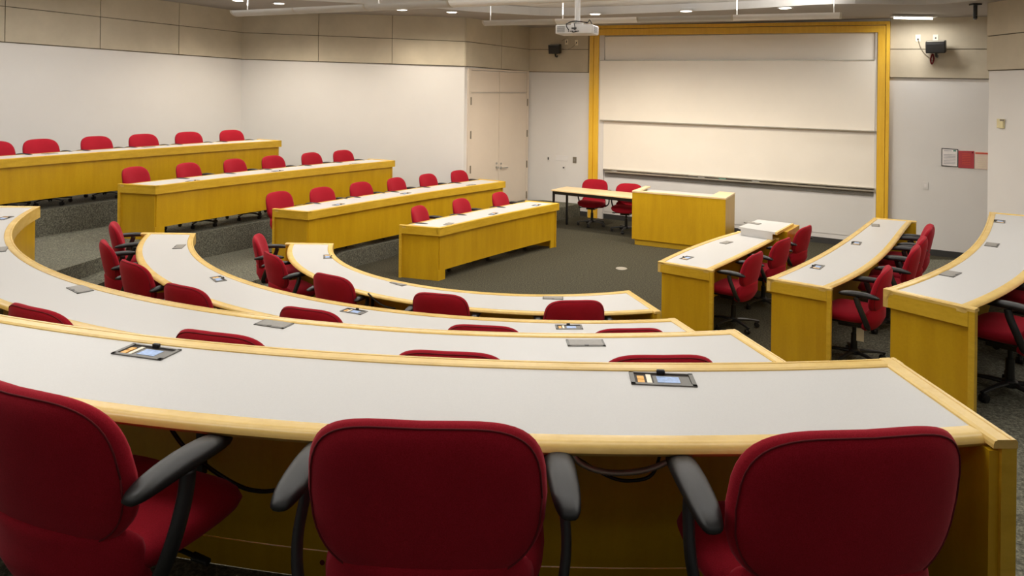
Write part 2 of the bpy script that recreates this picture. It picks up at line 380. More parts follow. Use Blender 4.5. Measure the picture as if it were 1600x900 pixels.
fB = rfit([(304, 380), (310, 397.5), (332, 417.5), (400, 443.5), (487, 461), (600, 481), (700, 492), (800, 498), (850, 499.5), (950, 500), (1055, 497)], zt[1], 2)
DESK['B'] = (1, arc_curve(ang(313, 364, zt[1]), ang(1055, 497, zt[1]), fB, 49), arc_curve(ang(231, 363, zt[1]), ang(1087, 515.5, zt[1]), lambda t: fB(t)+.533, 49))
fC = rfit([(25, 352), (17.5, 367.5), (27.5, 387.5), (52.5, 406), (92, 425), (150, 445), (212, 460.5), (300, 474.5), (400, 489), (550, 505), (700, 515.5), (800, 519.5), (950, 522), (1100, 516), (1148, 513.5)], zt[2], 3)
DESK['C'] = (2, arc_curve(ang(68, 322, zt[2]), ang(1148, 513.5, zt[2]), fC, 61), arc_curve(ang(68, 322, zt[2])-.03, ang(1225, 561, zt[2]), lambda t: fC(t)+.533, 61))
fD = rfit([(0, 493), (100, 505), (200, 517.5), (300, 529), (400, 538), (700, 557.5), (850, 565), (975, 568), (1100, 566), (1400, 557)], zt[3], 2)
rD = rfit([(153, 642), (333, 662), (500, 676), (850, 692), (1000, 696), (1200, 695), (1500, 681)], zt[3], 2)
wDe = lambda t: rD(t) if t > 4.3 else fD(t)+(rD(4.3)-fD(4.3))
DESK['D'] = (3, arc_curve(math.radians(203), ang(1395, 557, zt[3]), fD, 71), arc_curve(math.radians(203), ang(1566, 672, zt[3]), wDe, 71))
def side_desk(key, tier, f, r, N, deg=2, ext=0):
    z = TOP[tier]; F = [at(x, y, z) for x, y in f]; R = [at(x, y, z) for x, y in r]
    if ext:
        d = (F[0]-F[1]).normalized(); F = [F[0]+d*ext]+F; d = (R[0]-R[1]).normalized(); R = [R[0]+d*ext]+R
    DESK[key] = (tier, polyfit_curve(F, N, deg), polyfit_curve(R, N, deg))
def offset_curve(F, wd, side):
    out = []
    for i, p in enumerate(F):
        t = (F[min(i+1, len(F)-1)]-F[max(i-1, 0)]).normalized(); out.append(p+Vector((-t.y, t.x))*wd*side)
    return out
LC = Vector((22.054, -5.924)); LR, LP = 27.975, 1.489     # common centre, first radius and pitch of the left rows
for key, tier, (xa, ya), (xb, yb), (xc, yc), (xd, yd), wd, N, ext in (('L1', 0, (687.5, 358), (874, 318), (627.5, 351), (825.6, 312.3), .555, 21, 0), ('L2', 1, (481, 333), (790, 284.5), (429, 327.5), (752.5, 280.5), .55, 25, 0), ('L3', 2, (243, 292), (617.5, 252), (187.5, 288.5), (580.5, 249.5), .54, 25, 0), ('L4', 3, (0, 247), (440, 222), (-50, 243), (407.5, 219), .54, 25, .02)):
    z = LZ.get(key, TOP[tier]); pa, pb = at(xa, ya, z)-LC, at(xb, yb, z)-LC; ta, tb = math.atan2(pa.y, pa.x)+ext, math.atan2(pb.y, pb.x)
    rr = LR+LP*tier
    def th_at(xp, yp, rr=rr):       # angle where the sight column meets the front edge
        d = ray(xp, yp); a_, b_, c_ = d.x*d.x+1, -2*(d.x*LC.x+LC.y), LC.x**2+LC.y**2-rr*rr
        dis = math.sqrt(b_*b_-4*a_*c_); best = min(((-b_+k*dis)/(2*a_) for k in (1, -1)), key=lambda Y: abs(Y-at(xp, yp, z).y))
        return math.atan2(best-LC.y, d.x*best-LC.x)
    ta, tb = th_at(xa, ya)+ext, th_at(xb, yb); tc, td = th_at(xc, yc, rr+wd)+ext, th_at(xd, yd, rr+wd)
    cv = lambda rad, ta, tb: [LC+Vector((math.cos(ta+(tb-ta)*i/(N-1)), math.sin(ta+(tb-ta)*i/(N-1))))*rad for i in range(N)]
    DESK[key] = (tier, cv(rr, ta, tb), cv(rr+wd, tc, td))
side_desk('R1', 0, [(1028, 408.5), (1080, 385), (1154, 361)], [(1108, 422), (1160, 398), (1213, 371)], 17)
side_desk('R2', 1, [(1198, 434.5), (1262, 405), (1305, 385), (1340, 357.5), (1365, 340)], [(1291, 450), (1340, 427.5), (1385, 395), (1407, 367.5), (1426, 344.5)], 31, 3)
side_desk('R3', 2, [(1380, 451), (1450, 427.5), (1500, 397.5), (1532, 367.5), (1546, 331)], [(1518.7, 476), (1562, 455), (1600, 425)], 2)
t3, F3, _ = DESK['R3']
F3 = polyfit_curve([at(x, y, TOP[2]) for x, y in [(1380, 451), (1450, 427.5), (1500, 397.5), (1532, 367.5), (1546, 331)]], 41, 3)
DESK['R3'] = (2, F3, offset_curve(F3, .50, -1))

# ---------------------------------------------------------------- floor and tiers
bm = bmesh.new(); prism(bm, [(-11, -3), (9, -3), (9, 17), (-11, 17)], -.2, 0); struct(obj('floor', bm, 'carpet'))
def tier(k, Lk, Ck, Rk, name):
    z = FL[k]
    L = DESK[Lk][1]; Ce = DESK[Ck][1]
    inset = lambda pts, o: [p+(q-p).normalized()*o for p, q in zip(pts, o2)]
    def ins(key, o=.03): _, F, R = DESK[key]; return [f+(r-f).normalized()*o for f, r in zip(F, R)]
    Lp = ins(Lk); Cp = ins(Ck)
    dL = (Lp[-1]-Lp[-2]).normalized()
    left = [Lp[-1]+dL*3]+Lp[::-1]
    if Rk:
        Rp = ins(Rk); dR = (Rp[-1]-Rp[-2]).normalized(); right = Rp+[Rp[-1]+dR*(1.0 if k == 1 else .8)]
    else: right = [Vector((3.4, 2.9)), Vector((5, 4.2)), Vector((5.9, 6.5)), Vector((6.4, 8))]
    end = [Vector((9, right[-1].y)), Vector((9, -3)), Vector((-11, -3)), Vector((-11, 16))]
    poly = left+Cp+right+end
    zl = zflo(Lk); y0_, y1_ = (6.6, 7.6) if k == 3 else (8.1, 8.9)
    poly.insert(len(poly)-1, Vector((-11, y0_))); poly.insert(len(poly)-1, Vector((-11, y1_)))
    zf_ = lambda x, y: z+(zl-z)*max(0, min(1, (y-y0_)/(y1_-y0_))) if x < -2.4 else z
    bm = bmesh.new(); prism(bm, poly, .0, zf_); struct(obj(name, bm, 'carpet2')); return left, Cp, right
T1 = tier(1, 'L2', 'B', 'R2', 'floor_tier'); T2 = tier(2, 'L3', 'C', 'R3', 'floor_tier'); T3 = tier(3, 'L4', 'D', None, 'floor_tier')
for T, zlo, zhi in ((T1, 0, .249), (T2, .249, .644), (T3, .644, 1.062)):
    for (a, c) in ((T[0][-1], T[1][0]), (T[1][-1], T[2][0])):
        d = (c-a).normalized(); nrm = Vector((-d.y, d.x))
        if nrm.dot(CC-a) < 0: nrm = -nrm
        p0, p1 = a+d*.12-nrm*.03, c-d*.12-nrm*.03
        if (p1-p0).dot(d) < .2: continue
        bm = bmesh.new(); prism(bm, [p0, p1, p1+nrm*.36, p0+nrm*.36], zlo-.02, (zlo+zhi)/2); struct(obj('floor_step', bm, 'carpet2'))

# ---------------------------------------------------------------- desks
def sweep(bm, pts, ins, prof, z0):
    """profile (o, z): o along ins direction from pts, closed polygon"""
    rings = []
    for p, e in zip(pts, ins):
        rings.append([bm.verts.new((p.x+e.x*o, p.y+e.y*o, z0+z)) for o, z in prof])
    m_ = len(prof)
    for a, c in zip(rings[:-1], rings[1:]):
        for i in range(m_): bm.faces.new((a[i], a[(i+1) % m_], c[(i+1) % m_], c[i]))
    f0 = bm.faces.new(rings[0]); f1 = bm.faces.new(rings[-1]); bmesh.ops.triangulate(bm, faces=[f0, f1])
RIM = [(0, -.115), (0, -.005), (.004, 0), (.013, 0), (.016, -.004), (.019, 0), (.050, 0), (.058, -.004), (.061, -.012), (.061, -.03), (.03, -.03), (.03, -.115)]
RIMT = [(0, -.021), (0, -.005), (.004, 0), (.013, 0), (.016, -.004), (.019, 0), (.050, 0), (.058, -.004), (.061, -.012), (.061, -.021)]
NOSE = [(0, -.022), (.004, -.012), (.014, -.005), (.03, -.003), (.062, -.006), (.062, -.034), (.02, -.036), (.008, -.032)]
def power_box(parent, P, yaw, z, open_, scale=1.0):
    """flush box set into the worktop: long side along local x"""
    Mx = Matrix.Translation((P.x, P.y, z)) @ Matrix.Rotation(yaw, 4, 'Z') @ Matrix.Scale(scale, 4)
    hw, hd = .105, .052
    bm = bmesh.new()
    for (x0, x1, y0, y1) in ((-hw, hw, -hd, -hd+.014), (-hw, hw, hd-.008, hd), (-hw, -hw+.014, -hd, hd), (hw-.014, hw, -hd, hd)): box(bm, x0, x1, y0, y1, -.004, .0045, Mx)
    fr = obj('power_box', bm, 'grey', parent)
    if open_:
        fr['label'] = 'open flush power box with its sockets showing'
        bm = bmesh.new(); box(bm, -hw+.006, hw-.006, -hd+.006, hd-.004, -.003, .0006, Mx); obj('box_recess', bm, 'recess', fr)
        bm = bmesh.new(); box(bm, -.03, hw-.016, -hd+.012, hd-.024, -.002, .0018, Mx); obj('port_plate', bm, 'grey', fr)
        bm = bmesh.new(); box(bm, -.018, .055, -hd+.024, hd-.030, .001, .0027, Mx); obj('instruction_label', bm, 'blue', fr)
        bm = bmesh.new()
        for yy in (-.036, -.006): box(bm, -.082, -.060, yy, yy+.026, -.002, .0032, Mx)
        obj('socket', bm, 'orange', fr)
        bm = bmesh.new(); box(bm, -.052, -.036, -hd+.014, hd-.018, -.002, .0030, Mx); obj('cover_plate', bm, 'cream', fr)
        bm = bmesh.new(); box(bm, -.014, .014, hd-.012, hd+.002, -.002, .016, Mx); bevel(bm, .004*scale); obj('latch', bm, 'black', fr)
    else:
        fr['label'] = 'closed flush power box with a flat lid'
        bm = bmesh.new(); box(bm, -hw+.012, hw-.012, -hd+.012, hd-.006, -.003, .0056, Mx); obj('lid', bm, 'lidgrey', fr)
        bm = bmesh.new(); box(bm, -.012, .012, -hd+.002, -hd+.016, .002, .0068, Mx); obj('finger_tab', bm, 'greyd', fr)
    return fr
def build_desk(key, label, gap=.14, boxes=(), kick=False, ends=(True, True)):
    tr, F, R = DESK[key]; z = ztop(key); zf = zflo(key)
    g = 'curved row desks'
    t = thing('row_desk', label, 'desk', None)
    e = [(r-f).normalized() for f, r in zip(F, R)]; me = [-q for q in e]
    ov = .04
    bm = bmesh.new()
    # laminate
    prev = None; nn = len(F)
    rings = []
    for k_, (f, r, q) in enumerate(zip(F, R, e)):
        a, c = f+q*.045, r-q*.05
        if k_ in (0, nn-1):
            j_ = 1 if k_ == 0 else -2; tf, tr_ = (F[j_]-f).normalized(), (R[j_]-r).normalized()
            ii = Vector((-q.y, q.x)); ii = ii if ii.dot(tf) > 0 else -ii
            a, c = a+tf*.05/max(.5, tf.dot(ii)), c+tr_*.05/max(.5, tr_.dot(ii))
        rings.append([bm.verts.new((a.x, a.y, z-.007)), bm.verts.new((c.x, c.y, z-.007)), bm.verts.new((c.x, c.y, z-.034)), bm.verts.new((a.x, a.y, z-.034))])
    for a, c in zip(rings[:-1], rings[1:]):
        for i in range(4): bm.faces.new((a[i], a[(i+1) % 4], c[(i+1) % 4], c[i]))
    bm.faces.new(rings[0]); bm.faces.new(rings[-1])
    obj('worktop', bm, 'laminate', t)
    bm = bmesh.new(); sweep(bm, F, e, RIM, z); obj('front_rim', bm, 'fascia' if key[0] == 'L' else 'trim', t)
    bm = bmesh.new(); sweep(bm, R, me, NOSE, z); obj('rear_edge', bm, 'trim', t, smooth='auto')
    # end rims and end panels
    for s in (0, 1):
        i, j = (0, 1) if s == 0 else (-1, -2)
        f, r = F[i], R[i]; q = (r-f).normalized(); inn = Vector((-q.y, q.x))
        if inn.dot(F[j]-f) < 0: inn = -inn
        pf, pr = f, r+q*ov; td = (F[j]-f).normalized(); td = td/max(.5, td.dot(inn))
        em = 'trim' if key[0] != 'L' else 'fascia'
        bm = bmesh.new(); sweep(bm, [pf, pr], [td, inn], RIMT, z+.001); er = obj('end_rim', bm, em, t)
        bm = bmesh.new(); sweep(bm, [pf+q*.002, r+q*(ov-.037)], [td, inn], [(.001, -.021), (.03, -.021), (.03, -.115), (.001, -.115)], z+.001); obj('end_fascia', bm, 'fascia', er)
        o = .03; a0, a1 = f+inn*o+q*.035, r+inn*o+q*(ov-.01)
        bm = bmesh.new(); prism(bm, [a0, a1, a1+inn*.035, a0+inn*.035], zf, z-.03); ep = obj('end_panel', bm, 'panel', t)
        st = r+q*(ov-.036)
        bm = bmesh.new(); prism(bm, [st+inn*.002, st+q*.035+inn*.002, st+q*.035+inn*.04, st+inn*.04], zf, z-.021); obj('edge_strip', bm, 'fascia', t)
        # foot behind the front panel's end
        if gap:
            tt = (F[j]-f).normalized(); b0 = f+q*.035+tt*.03; bm = bmesh.new()
            prism(bm, [b0, b0+tt*.14, b0+tt*.14+q*.022, b0+q*.022], zf, zf+gap+.01); obj('panel_foot', bm, 'panel', t)
    # curved modesty panel
    po = .008 if kick else .036
    bm = bmesh.new(); inner = slice(0, len(F))
    FF = [p for p in F]; FF[0] = F[0]+(F[1]-F[0]).normalized()*.05; FF[-1] = F[-1]+(F[-2]-F[-1]).normalized()*.05
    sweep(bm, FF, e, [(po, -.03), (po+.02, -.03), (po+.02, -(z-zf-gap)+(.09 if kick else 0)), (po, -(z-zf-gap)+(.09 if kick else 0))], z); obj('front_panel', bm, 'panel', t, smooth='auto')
    if kick:
        bm = bmesh.new(); sweep(bm, FF, e, [(.0, -(z-zf)+.084), (.026, -(z-zf)+.084), (.026, -(z-zf)), (.0, -(z-zf))], z); kb = obj('kick_board', bm, 'panel', t, smooth='auto')
        bm = bmesh.new()
        for (i, dx, dz) in [(k, o_, h_) for k in (41, 46, 51, 56, 61) for o_, h_ in ((0, .05),)]+[(43, o_, h_) for o_, h_ in ((-.05, .045), (-.02, .062), (-.02, .022), (.02, .062), (.02, .022), (.06, .045))]:
            if i >= nn-1: continue
            p = F[i]+(F[i+1]-F[i]).normalized()*dx+e[i]*.0255; cyl(bm, (p.x, p.y, zf+dz), (p.x+e[i].x*.003, p.y+e[i].y*.003, zf+dz), .008, n=12)
        obj('screw', bm, 'seam', kb)
    # power boxes
    for (px, py, op) in boxes:
        P = at(px, py, z-.006); best = min(range(nn), key=lambda i: ((F[i]+R[i])/2-P).length)
        tt = F[min(best+1, nn-1)]-F[max(best-1, 0)]; q = e[best]
        yaw = math.atan2(-q.y, -q.x)-PI/2
        power_box(t, P, yaw, z-.007, op, .90)
    # support brackets under the top
    for k in range(1, int(nn/9)+1):
        i = min(nn-2, int(k*nn/(int(nn/9)+1))); f, q = F[i], e[i]; n2 = Vector((-q.y, q.x))*.012
        bm = bmesh.new()
        for (o0, o1, z0, z1) in ((.06, .40, -.06, -.036), (.06, .085, -.40, -.04)):
            a, c = f+q*o0, f+q*o1; hexa(bm, [(*(a-n2), z+z0), (*(c-n2), z+z0), (*(c+n2), z+z0), (*(a+n2), z+z0), (*(a-n2), z+z1), (*(c-n2), z+z1), (*(c+n2), z+z1), (*(a+n2), z+z1)])
        obj('support_bracket', bm, 'blackm', t)
    return t
dA = build_desk('A', 'innermost curved grey desk with wood rim, lowest of the nested centre rows', 0, [(512, 401, 1), (624, 443, 0), (864, 465.5, 0)])
dB = build_desk('B', 'second curved grey desk out from the open floor in the centre rows', 0, [(280, 385.5, 0), (341, 436, 1), (553, 486.5, 1), (889, 511, 1)])
dC = build_desk('C', 'long curved grey desk directly in front of the nearest desk, sweeping off left', 0, [(6, 341, 1), (0, 390, 0), (125, 452, 0), (428, 506.5, 0), (915, 536, 0)])
dD = build_desk('D', 'nearest curved grey desk with wood rim across the foreground', 0, [(229, 550, 1), (1035, 593, 1)], kick=True)
dL1 = build_desk('L1', 'shortest left side desk, closest to the open floor and front table', .13, [(701, 350, 0), (771, 334, 1), (838, 320.5, 1)])
dL2 = build_desk('L2', 'second left side desk up from the open floor, with light maple front', .13, [(529, 319.5, 1), (634, 302, 1), (736, 289, 0)])
dL3 = build_desk('L3', 'third left side desk up from the open floor, ending beside the white wall', .165, [(301, 282.5, 1), (434, 267, 1), (554, 256, 0)])
dL4 = build_desk('L4', 'highest left side desk, topmost row running off the left edge', .145, [(78, 240, 0), (232, 229.5, 0)])
dR1 = build_desk('R1', 'right side desk nearest the lectern, with a raised section at its far end', 0, [(1073, 403, 1), (1135, 379, 0)])
dR2 = build_desk('R2', 'middle right side desk with five chairs behind it', 0, [(1277, 417, 1), (1338, 380, 1), (1368, 352, 0)])
dR3 = build_desk('R3', 'rightmost side desk, large S curve beside the right wall', 0, [(1485, 428, 0), (1550, 382.5, 0), (1562, 346, 1)])
# raised end section of R1
z1 = .83
q = [at(1154, 354.5, z1), at(1211, 363, z1), at(1237, 349, z1), at(1184, 343, z1)]
bm = bmesh.new(); prism(bm, q, z1-.028, z1); rs = obj('raised_worktop', bm, 'laminate', dR1)
q0 = [q[0]+(q[1]-q[0])*.06, q[0]+(q[1]-q[0])*.93]; dd = (q[2]-q[1])*.92
bm = bmesh.new(); prism(bm, [q0[0], q0[1], q0[1]+(q[2]-q[1]).normalized()*.02, q0[0]+(q[2]-q[1]).normalized()*.02], .725, z1-.028); obj('riser_panel', bm, 'laminate', dR1)
ee = (q[2]-q[1]).normalized(); oo = (q[1]-q[0]).normalized()
bm = bmesh.new(); prism(bm, [q[1], q[2], q[2]+oo*.03, q[1]+oo*.03], z1-.03, z1+.002); obj('raised_edge', bm, 'trim', dR1)
bm = bmesh.new(); a = q[1]-oo*.12+ee*.3; prism(bm, [a, a+ee*.62, a+ee*.62+oo*.2, a+oo*.2], 0, z1-.03); obj('end_cabinet', bm, 'panel', dR1)
power_box(dR1, at(1176, 348.8, z1), math.atan2(-oo.y, -oo.x)-PI/2+PI/2+PI/2*0, z1, False)
# cables and conduits hanging under the nearest desk
def cable(parent, pts, r, mat, name='cable'):
    bm = bmesh.new(); P = smooth_pts(pts, 8)
    if mat == 'alu':
        rs = [1+.12*(i % 2) for i in range(len(P)*3)]; P = smooth_pts(pts, 24); rs = [1+.13*(i % 2) for i in range(len(P))]; tube(bm, P, r, n=8, rs=rs)
    else: tube(bm, P, r, n=8)
    return obj(name, bm, mat, parent, smooth=True)
def under(x, y, Y): return atY(x, y, Y)
cable(dD, [under(170, 640, 2.15), under(215, 660, 2.12), under(265, 667, 2.12), under(320, 662, 2.12), under(350, 650, 2.12)], .007, 'alu', 'conduit')
cable(dD, [under(262, 662, 2.15), under(290, 700, 2.15), under(340, 740, 2.15), under(390, 765, 2.12), (under(440, 762, 2.1)), under(480, 720, 2.1)], .006, 'blackm')
cable(dD, [under(885, 690, 2.1), under(905, 722, 2.1), under(950, 738, 2.1), under(1010, 734, 2.1), under(1060, 712, 2.1), under(1090, 688, 2.1)], .008, 'alu', 'conduit')
cable(dD, [under(900, 715, 2.12), under(950, 744, 2.12), under(985, 751, 2.12), under(1020, 740, 2.12), under(1036, 690, 2.12)], .005, 'blackm')
cable(dA, [atY(575, 458, 6.75), atY(585, 468, 6.75), atY(600, 478, 6.72), atY(618, 482, 6.7)], .008, 'blackm')

# ---------------------------------------------------------------- chairs
BACKY = lambda zz: -.195-.20*(zz-.50)
def back_def(zcen, T=0):
    def d(p, q_, h):
        zz = zcen+q_; y = BACKY(zz)+.80*p*p; return Vector((p, y-(h if h > 0 else h*(1.55-2.4*(zz-.5))), zz))
    return d
def build_chair():
    t = thing('task_chair', 'x', 'chair')
    bm = bmesh.new()
    tp = lambda v: 1-.10*max(0, -v)**1.8-.06*max(0, v)**1.5
    O = pillow(bm, .264, .190, .090, 3.7, tp, back_def(.682), N=48, pw=4.5, rings=(0, .25, .5, .7, .84, .93, .98, 1))
    bk = obj('backrest', bm, 'fabric', t, smooth=True)
    # welt seam round the rear panel
    bm = bmesh.new(); d = back_def(.682); pts = []
    for (p, q_) in O: pts.append(d(p*.955, q_*.955, .0475*(1-.955**4.5)**.5+.0005))
    pts.append(pts[0]); tube(bm, pts, .0022, n=6, up=(0, 1, 0)); obj('piping', bm, 'seam', bk, smooth=True)
    # lower back wrap
    bm = bmesh.new()
    def ld(p, q_, h):
        zz = .440+q_; return Vector((p, -.198+1.3*p*p+.45*max(0, -q_)-.5*max(0, q_-.06)-h, zz))
    pillow(bm, .238, .115, .105, 3.4, lambda v: 1+.03*max(0, -v), ld, N=40, pw=4)
    obj('lower_back', bm, 'fabric', t, smooth=True)
    bm = bmesh.new()
    def sd(p, q_, h):
        drop = .035*max(0, (q_-.10)/.13)**2; up = .012*(p/.25)**2
        return Vector((p, q_+.025, .435+h-drop+up))
    pillow(bm, .262, .235, .105, 3.4, lambda v: 1-.05*max(0, -v), sd, N=44, pw=5)
    obj('seat', bm, 'fabric', t, smooth=True)
    bm = bmesh.new(); box(bm, -.17, .17, -.16, .17, .372, .392); bevel(bm, .008); box(bm, -.085, .085, -.12, .12, .325, .378)
    obj('tilt_mechanism', bm, 'black', t, smooth='auto')
    bm = bmesh.new(); cyl(bm, (0, 0, .20), (0, 0, .385), .016); cyl(bm, (0, 0, .085), (0, 0, .25), .029, .026, 20); obj('gas_column', bm, 'blackm', t, smooth='auto')
    bm = bmesh.new(); tube(bm, [(.08, .05, .35), (.16, .06, .35), (.23, .06, .345)], .006, n=8); cyl(bm, (.20, .06, .346), (.25, .06, .344), .011, .009, 10); obj('lever', bm, 'black', t, smooth='auto')
    for s in (-1, 1):
        bm = bmesh.new()
        P = smooth_pts([(s*.13, -.11, .383), (s*.245, -.14, .380), (s*.292, -.135, .425), (s*.310, -.105, .51), (s*.305, -.07, .59), (s*.298, -.055, .645)], 5)
        tube(bm, P, .024, .012, n=12, up=(s, 0, 0.02), rs=[1.05]*6+[1]*(len(P)-6)); sup = obj('armrest', bm, 'black', t, smooth=True)
        bm = bmesh.new()
        def pd(p, q_, h, s=s):
            return Vector((s*(.298)+p-s*.012*(q_/.15), q_-.075, .655+h+.018*(1-(q_/.19)**2)))
        pillow(bm, .036, .165, .046, 3.3, lambda v: 1-.10*max(0, -v), pd, N=32, pw=3)
        obj('arm_pad', bm, 'pad', sup, smooth=True)
    bm = bmesh.new(); lathe(bm, [(.02, .06), (.045, .065), (.047, .10), (.034, .115), (.02, .118)], 20)
    base = None
    for k in range(5):
        a = 2*PI*k/5+PI/2; d_ = Vector((math.cos(a), math.sin(a), 0))
        tube(bm, [d_*.03+Vector((0, 0, .088)), d_*.12+Vector((0, 0, .088)), d_*.22+Vector((0, 0, .079)), d_*.285+Vector((0, 0, .068))], .020, .014, n=10, rs=[1.15, 1.05, .85, .7])
        cyl(bm, d_*.275+Vector((0, 0, .072)), d_*.275+Vector((0, 0, .05)), .010, n=8)
    base = obj('star_base', bm, 'black', t, smooth='auto')
    for k in range(5):
        a = 2*PI*k/5+PI/2; d_ = Vector((math.cos(a), math.sin(a), 0)); s_ = Vector((-d_.y, d_.x, 0)); c0 = d_*.262+Vector((0, 0, .0275))
        bm = bmesh.new()
        for s in (-1, 1): cyl(bm, c0+s_*s*.008, c0+s_*s*.024, .0275, .0245, 16)
        cyl(bm, c0-s_*.008, c0+s_*.008, .012, n=8); box(bm, -.012, .012, -.008, .008, .028, .056, Matrix.Translation(d_*.268)@Matrix.Rotation(a, 4, 'Z'))
        obj('caster', bm, 'black', base, smooth='auto')
    return t
def dup(root, loc, rz, label=None, lift=0):
    r = root.copy(); C.objects.link(r); r.location = loc; r.rotation_euler = (0, 0, rz)
    if label: r['label'] = label
    for ch in list(root.children):
        c_ = ch.copy(); C.objects.link(c_); c_.parent = r
        if lift and not ch.name.startswith(('star_base', 'gas_column')): c_.location.z += lift
        for g in ch.children:
            d = g.copy(); C.objects.link(d); d.parent = c_
    return r
chair0 = build_chair(); first = [True]
TOPOFF = .285     # how far the top of the backrest lies behind the column
def chair_at(P, head, fl, label, jit=0, lift=0):
    """P: plan position of the top of the backrest; head: unit facing direction"""
    yaw = math.atan2(head.y, head.x)-PI/2+math.radians(jit); h = Vector((math.cos(yaw+PI/2), math.sin(yaw+PI/2)))
    o = P+h*TOPOFF; L = (o.x, o.y, fl)
    if first[0]: first[0] = False; chair0.location = L; chair0.rotation_euler = (0, 0, yaw); chair0['label'] = label; return chair0
    return dup(chair0, L, yaw, label, lift)
def row_center(tr, pix, labels, group, jits=None):
    for i, (x, y) in enumerate(pix):
        P = at(x, y, FL[tr]+.86); c_ = chair_at(P, (CC-P).normalized(), FL[tr], labels[i], (jits[i] if jits else random.uniform(-6, 6))); c_['group'] = group
def row_side(key, pix, labels, group, beh=.22, jits=None, bare=()):
    tr, F, R = DESK[key]; z = ztop(key)
    Q = [r+(r-f).normalized()*beh for f, r in zip(F, R)]
    dl = (Q[-1]-Q[-2]).normalized(); Q = [Q[0]-(Q[1]-Q[0]).normalized()*.5]+Q+[Q[-1]+dl*.5]
    Fx = [F[0]]+F+[F[-1]]; Rx = [R[0]]+R+[R[-1]]
    for i, (x, y) in enumerate(pix):
        d = ray(x, y); best = None
        for k in range(len(Q)-1):
            a, c_ = Q[k], Q[k+1]
            fa, fc = a.x-d.x*a.y, c_.x-d.x*c_.y
            if fa*fc <= 0 and abs(fa-fc) > 1e-9:
                s = fa/(fa-fc); p = a+(c_-a)*s
                if best is None or True: best = (p, (Fx[k]-Rx[k]).normalized())
        if best is not None and i in bare: best = (best[0]-best[1]*(.12 if key == 'L2' else .10), best[1])
        if best is None: print('no hit', key, x); P = at(x, y, z+.14); hd = (F[0]-R[0]).normalized()
        else: P, hd = best
        Pm = at(x, y, z+.14)
        print(key, i, 'snap vs measured', round((P-Pm).length, 2))
        c_ = chair_at(P, hd, zflo(key), labels[i], jits[i] if jits else random.uniform(-5, 5), .04 if key[0] == 'L' else 0); c_['group'] = group
        if i in bare:
            for ch in [q for q in c_.children if q.name.startswith('armrest')]:
                for g in list(ch.children): bpy.data.objects.remove(g)
                bpy.data.objects.remove(ch)
ORD = ['first', 'second', 'third', 'fourth', 'fifth', 'sixth', 'seventh']
row_center(3, [(14, 616), (657, 672), (1364, 686)], ['red task chair in the left foreground, cut by the left edge, angled right', 'red task chair in the middle foreground, seen squarely from behind', 'red task chair in the right foreground by the nearest desk end'], 'red task chairs at the nearest desk', [-12, 2, 4])
for q in [o for o in C.objects if o.get('label', '').startswith('red task chair in the right foreground')][0].children[:]:
    if q.name.startswith('armrest') and q.data.vertices[0].co.x > 0:      # this chair shows only its left armrest
        for g_ in list(q.children): bpy.data.objects.remove(g_)
        bpy.data.objects.remove(q)
row_center(2, [(40, 483), (328, 524), (698, 555), (1038, 561)], ['red task chair whose top shows at far left above the nearest desk rim', 'red task chair top second from left above the nearest desk rim', 'thin sliver of red task chair top in the middle above the nearest desk rim', 'red task chair top rightmost above the nearest desk rim'], 'red task chairs at the long desk ahead of the nearest one', [0, 0, 0, 0])
row_center(1, [(172, 350), (158, 379), (198, 411), (278, 448), (475, 485), (753, 512), (987, 517)],
           ['red task chair at the left tip of the second centre desk, farthest back', 'red task chair seen side-on, second from the left tip of the second centre desk', 'red task chair, third from the left tip of the second centre desk', 'red task chair, fourth from the left tip of the second centre desk, half hidden', 'red task chair top showing behind the second centre desk left of its blue-labelled box', 'red task chair top showing low in the middle of the second centre desk', 'red task chair top showing low near the right end of the second centre desk'], 'red task chairs at the second centre desk', [12, 8, 12, 9, 3, 0, 0])
row_center(0, [(397, 369), (418, 397), (511, 431), (683, 461), (901, 472)], ['red task chair at the left tip of the innermost desk, farthest back', 'red task chair second from the left tip of the innermost desk', 'red task chair third from the left tip of the innermost desk, back turned', 'red task chair fourth along the innermost desk, between its middle boxes', 'red task chair nearest the right end of the innermost desk'], 'red task chairs at the innermost desk', [0, 10, 9, 4, 2])
row_side('L4', [(-14, 218), (58, 215), (145, 212), (219, 209), (290, 207), (357, 205.5)], ['sliver of red task chair at the left picture edge on the highest left row']+['red task chair on the highest left row, %s whole one from the left edge' % ORD[i] for i in range(4)]+['red task chair on the highest left row, nearest its right end'], 'red task chairs on the highest left row')
row_side('L3', [(213, 261), (287, 254), (360, 248.5), (421, 244), (481, 240), (531, 237)], ['red task chair on the third left row up, %s from the near end' % ORD[i] for i in range(6)], 'red task chairs on the third left row up', bare=(0,))
row_side('L2', [(440, 299), (497, 290.5), (558, 284), (613, 277), (663, 272), (712, 267)], ['red task chair on the second left row up, %s from the near end' % ORD[i] for i in range(6)], 'red task chairs on the second left row up', bare=(0,))
row_side('L1', [(648, 320), (714, 310), (775, 300)], ['red task chair at the shortest left desk, nearest its near end', 'red task chair at the shortest left desk, the middle one', 'red task chair at the shortest left desk, nearest its far end'], 'red task chairs at the shortest left desk')
row_side('R1', [(1187, 388), (1230, 365), (1264, 348)], ['red task chair seen side-on at the desk by the lectern, nearest of three', 'red task chair seen side-on at the desk by the lectern, middle of three', 'red task chair at the desk by the lectern, farthest, before the white wall'], 'red task chairs at the desk by the lectern', .34, [3, 3, 8])
row_side('R2', [(1392, 409), (1437, 383), (1448, 362), (1457, 347), (1459, 333)], ['red task chair with a hanging paper tag at the middle right desk, nearest']+['red task chair at the middle right desk, %s from the near end' % ORD[i] for i in range(1, 4)]+['red task chair at the middle right desk, farthest, against the white wall'], 'red task chairs at the middle right desk', .33, [3, 0, 0, 0, 0])
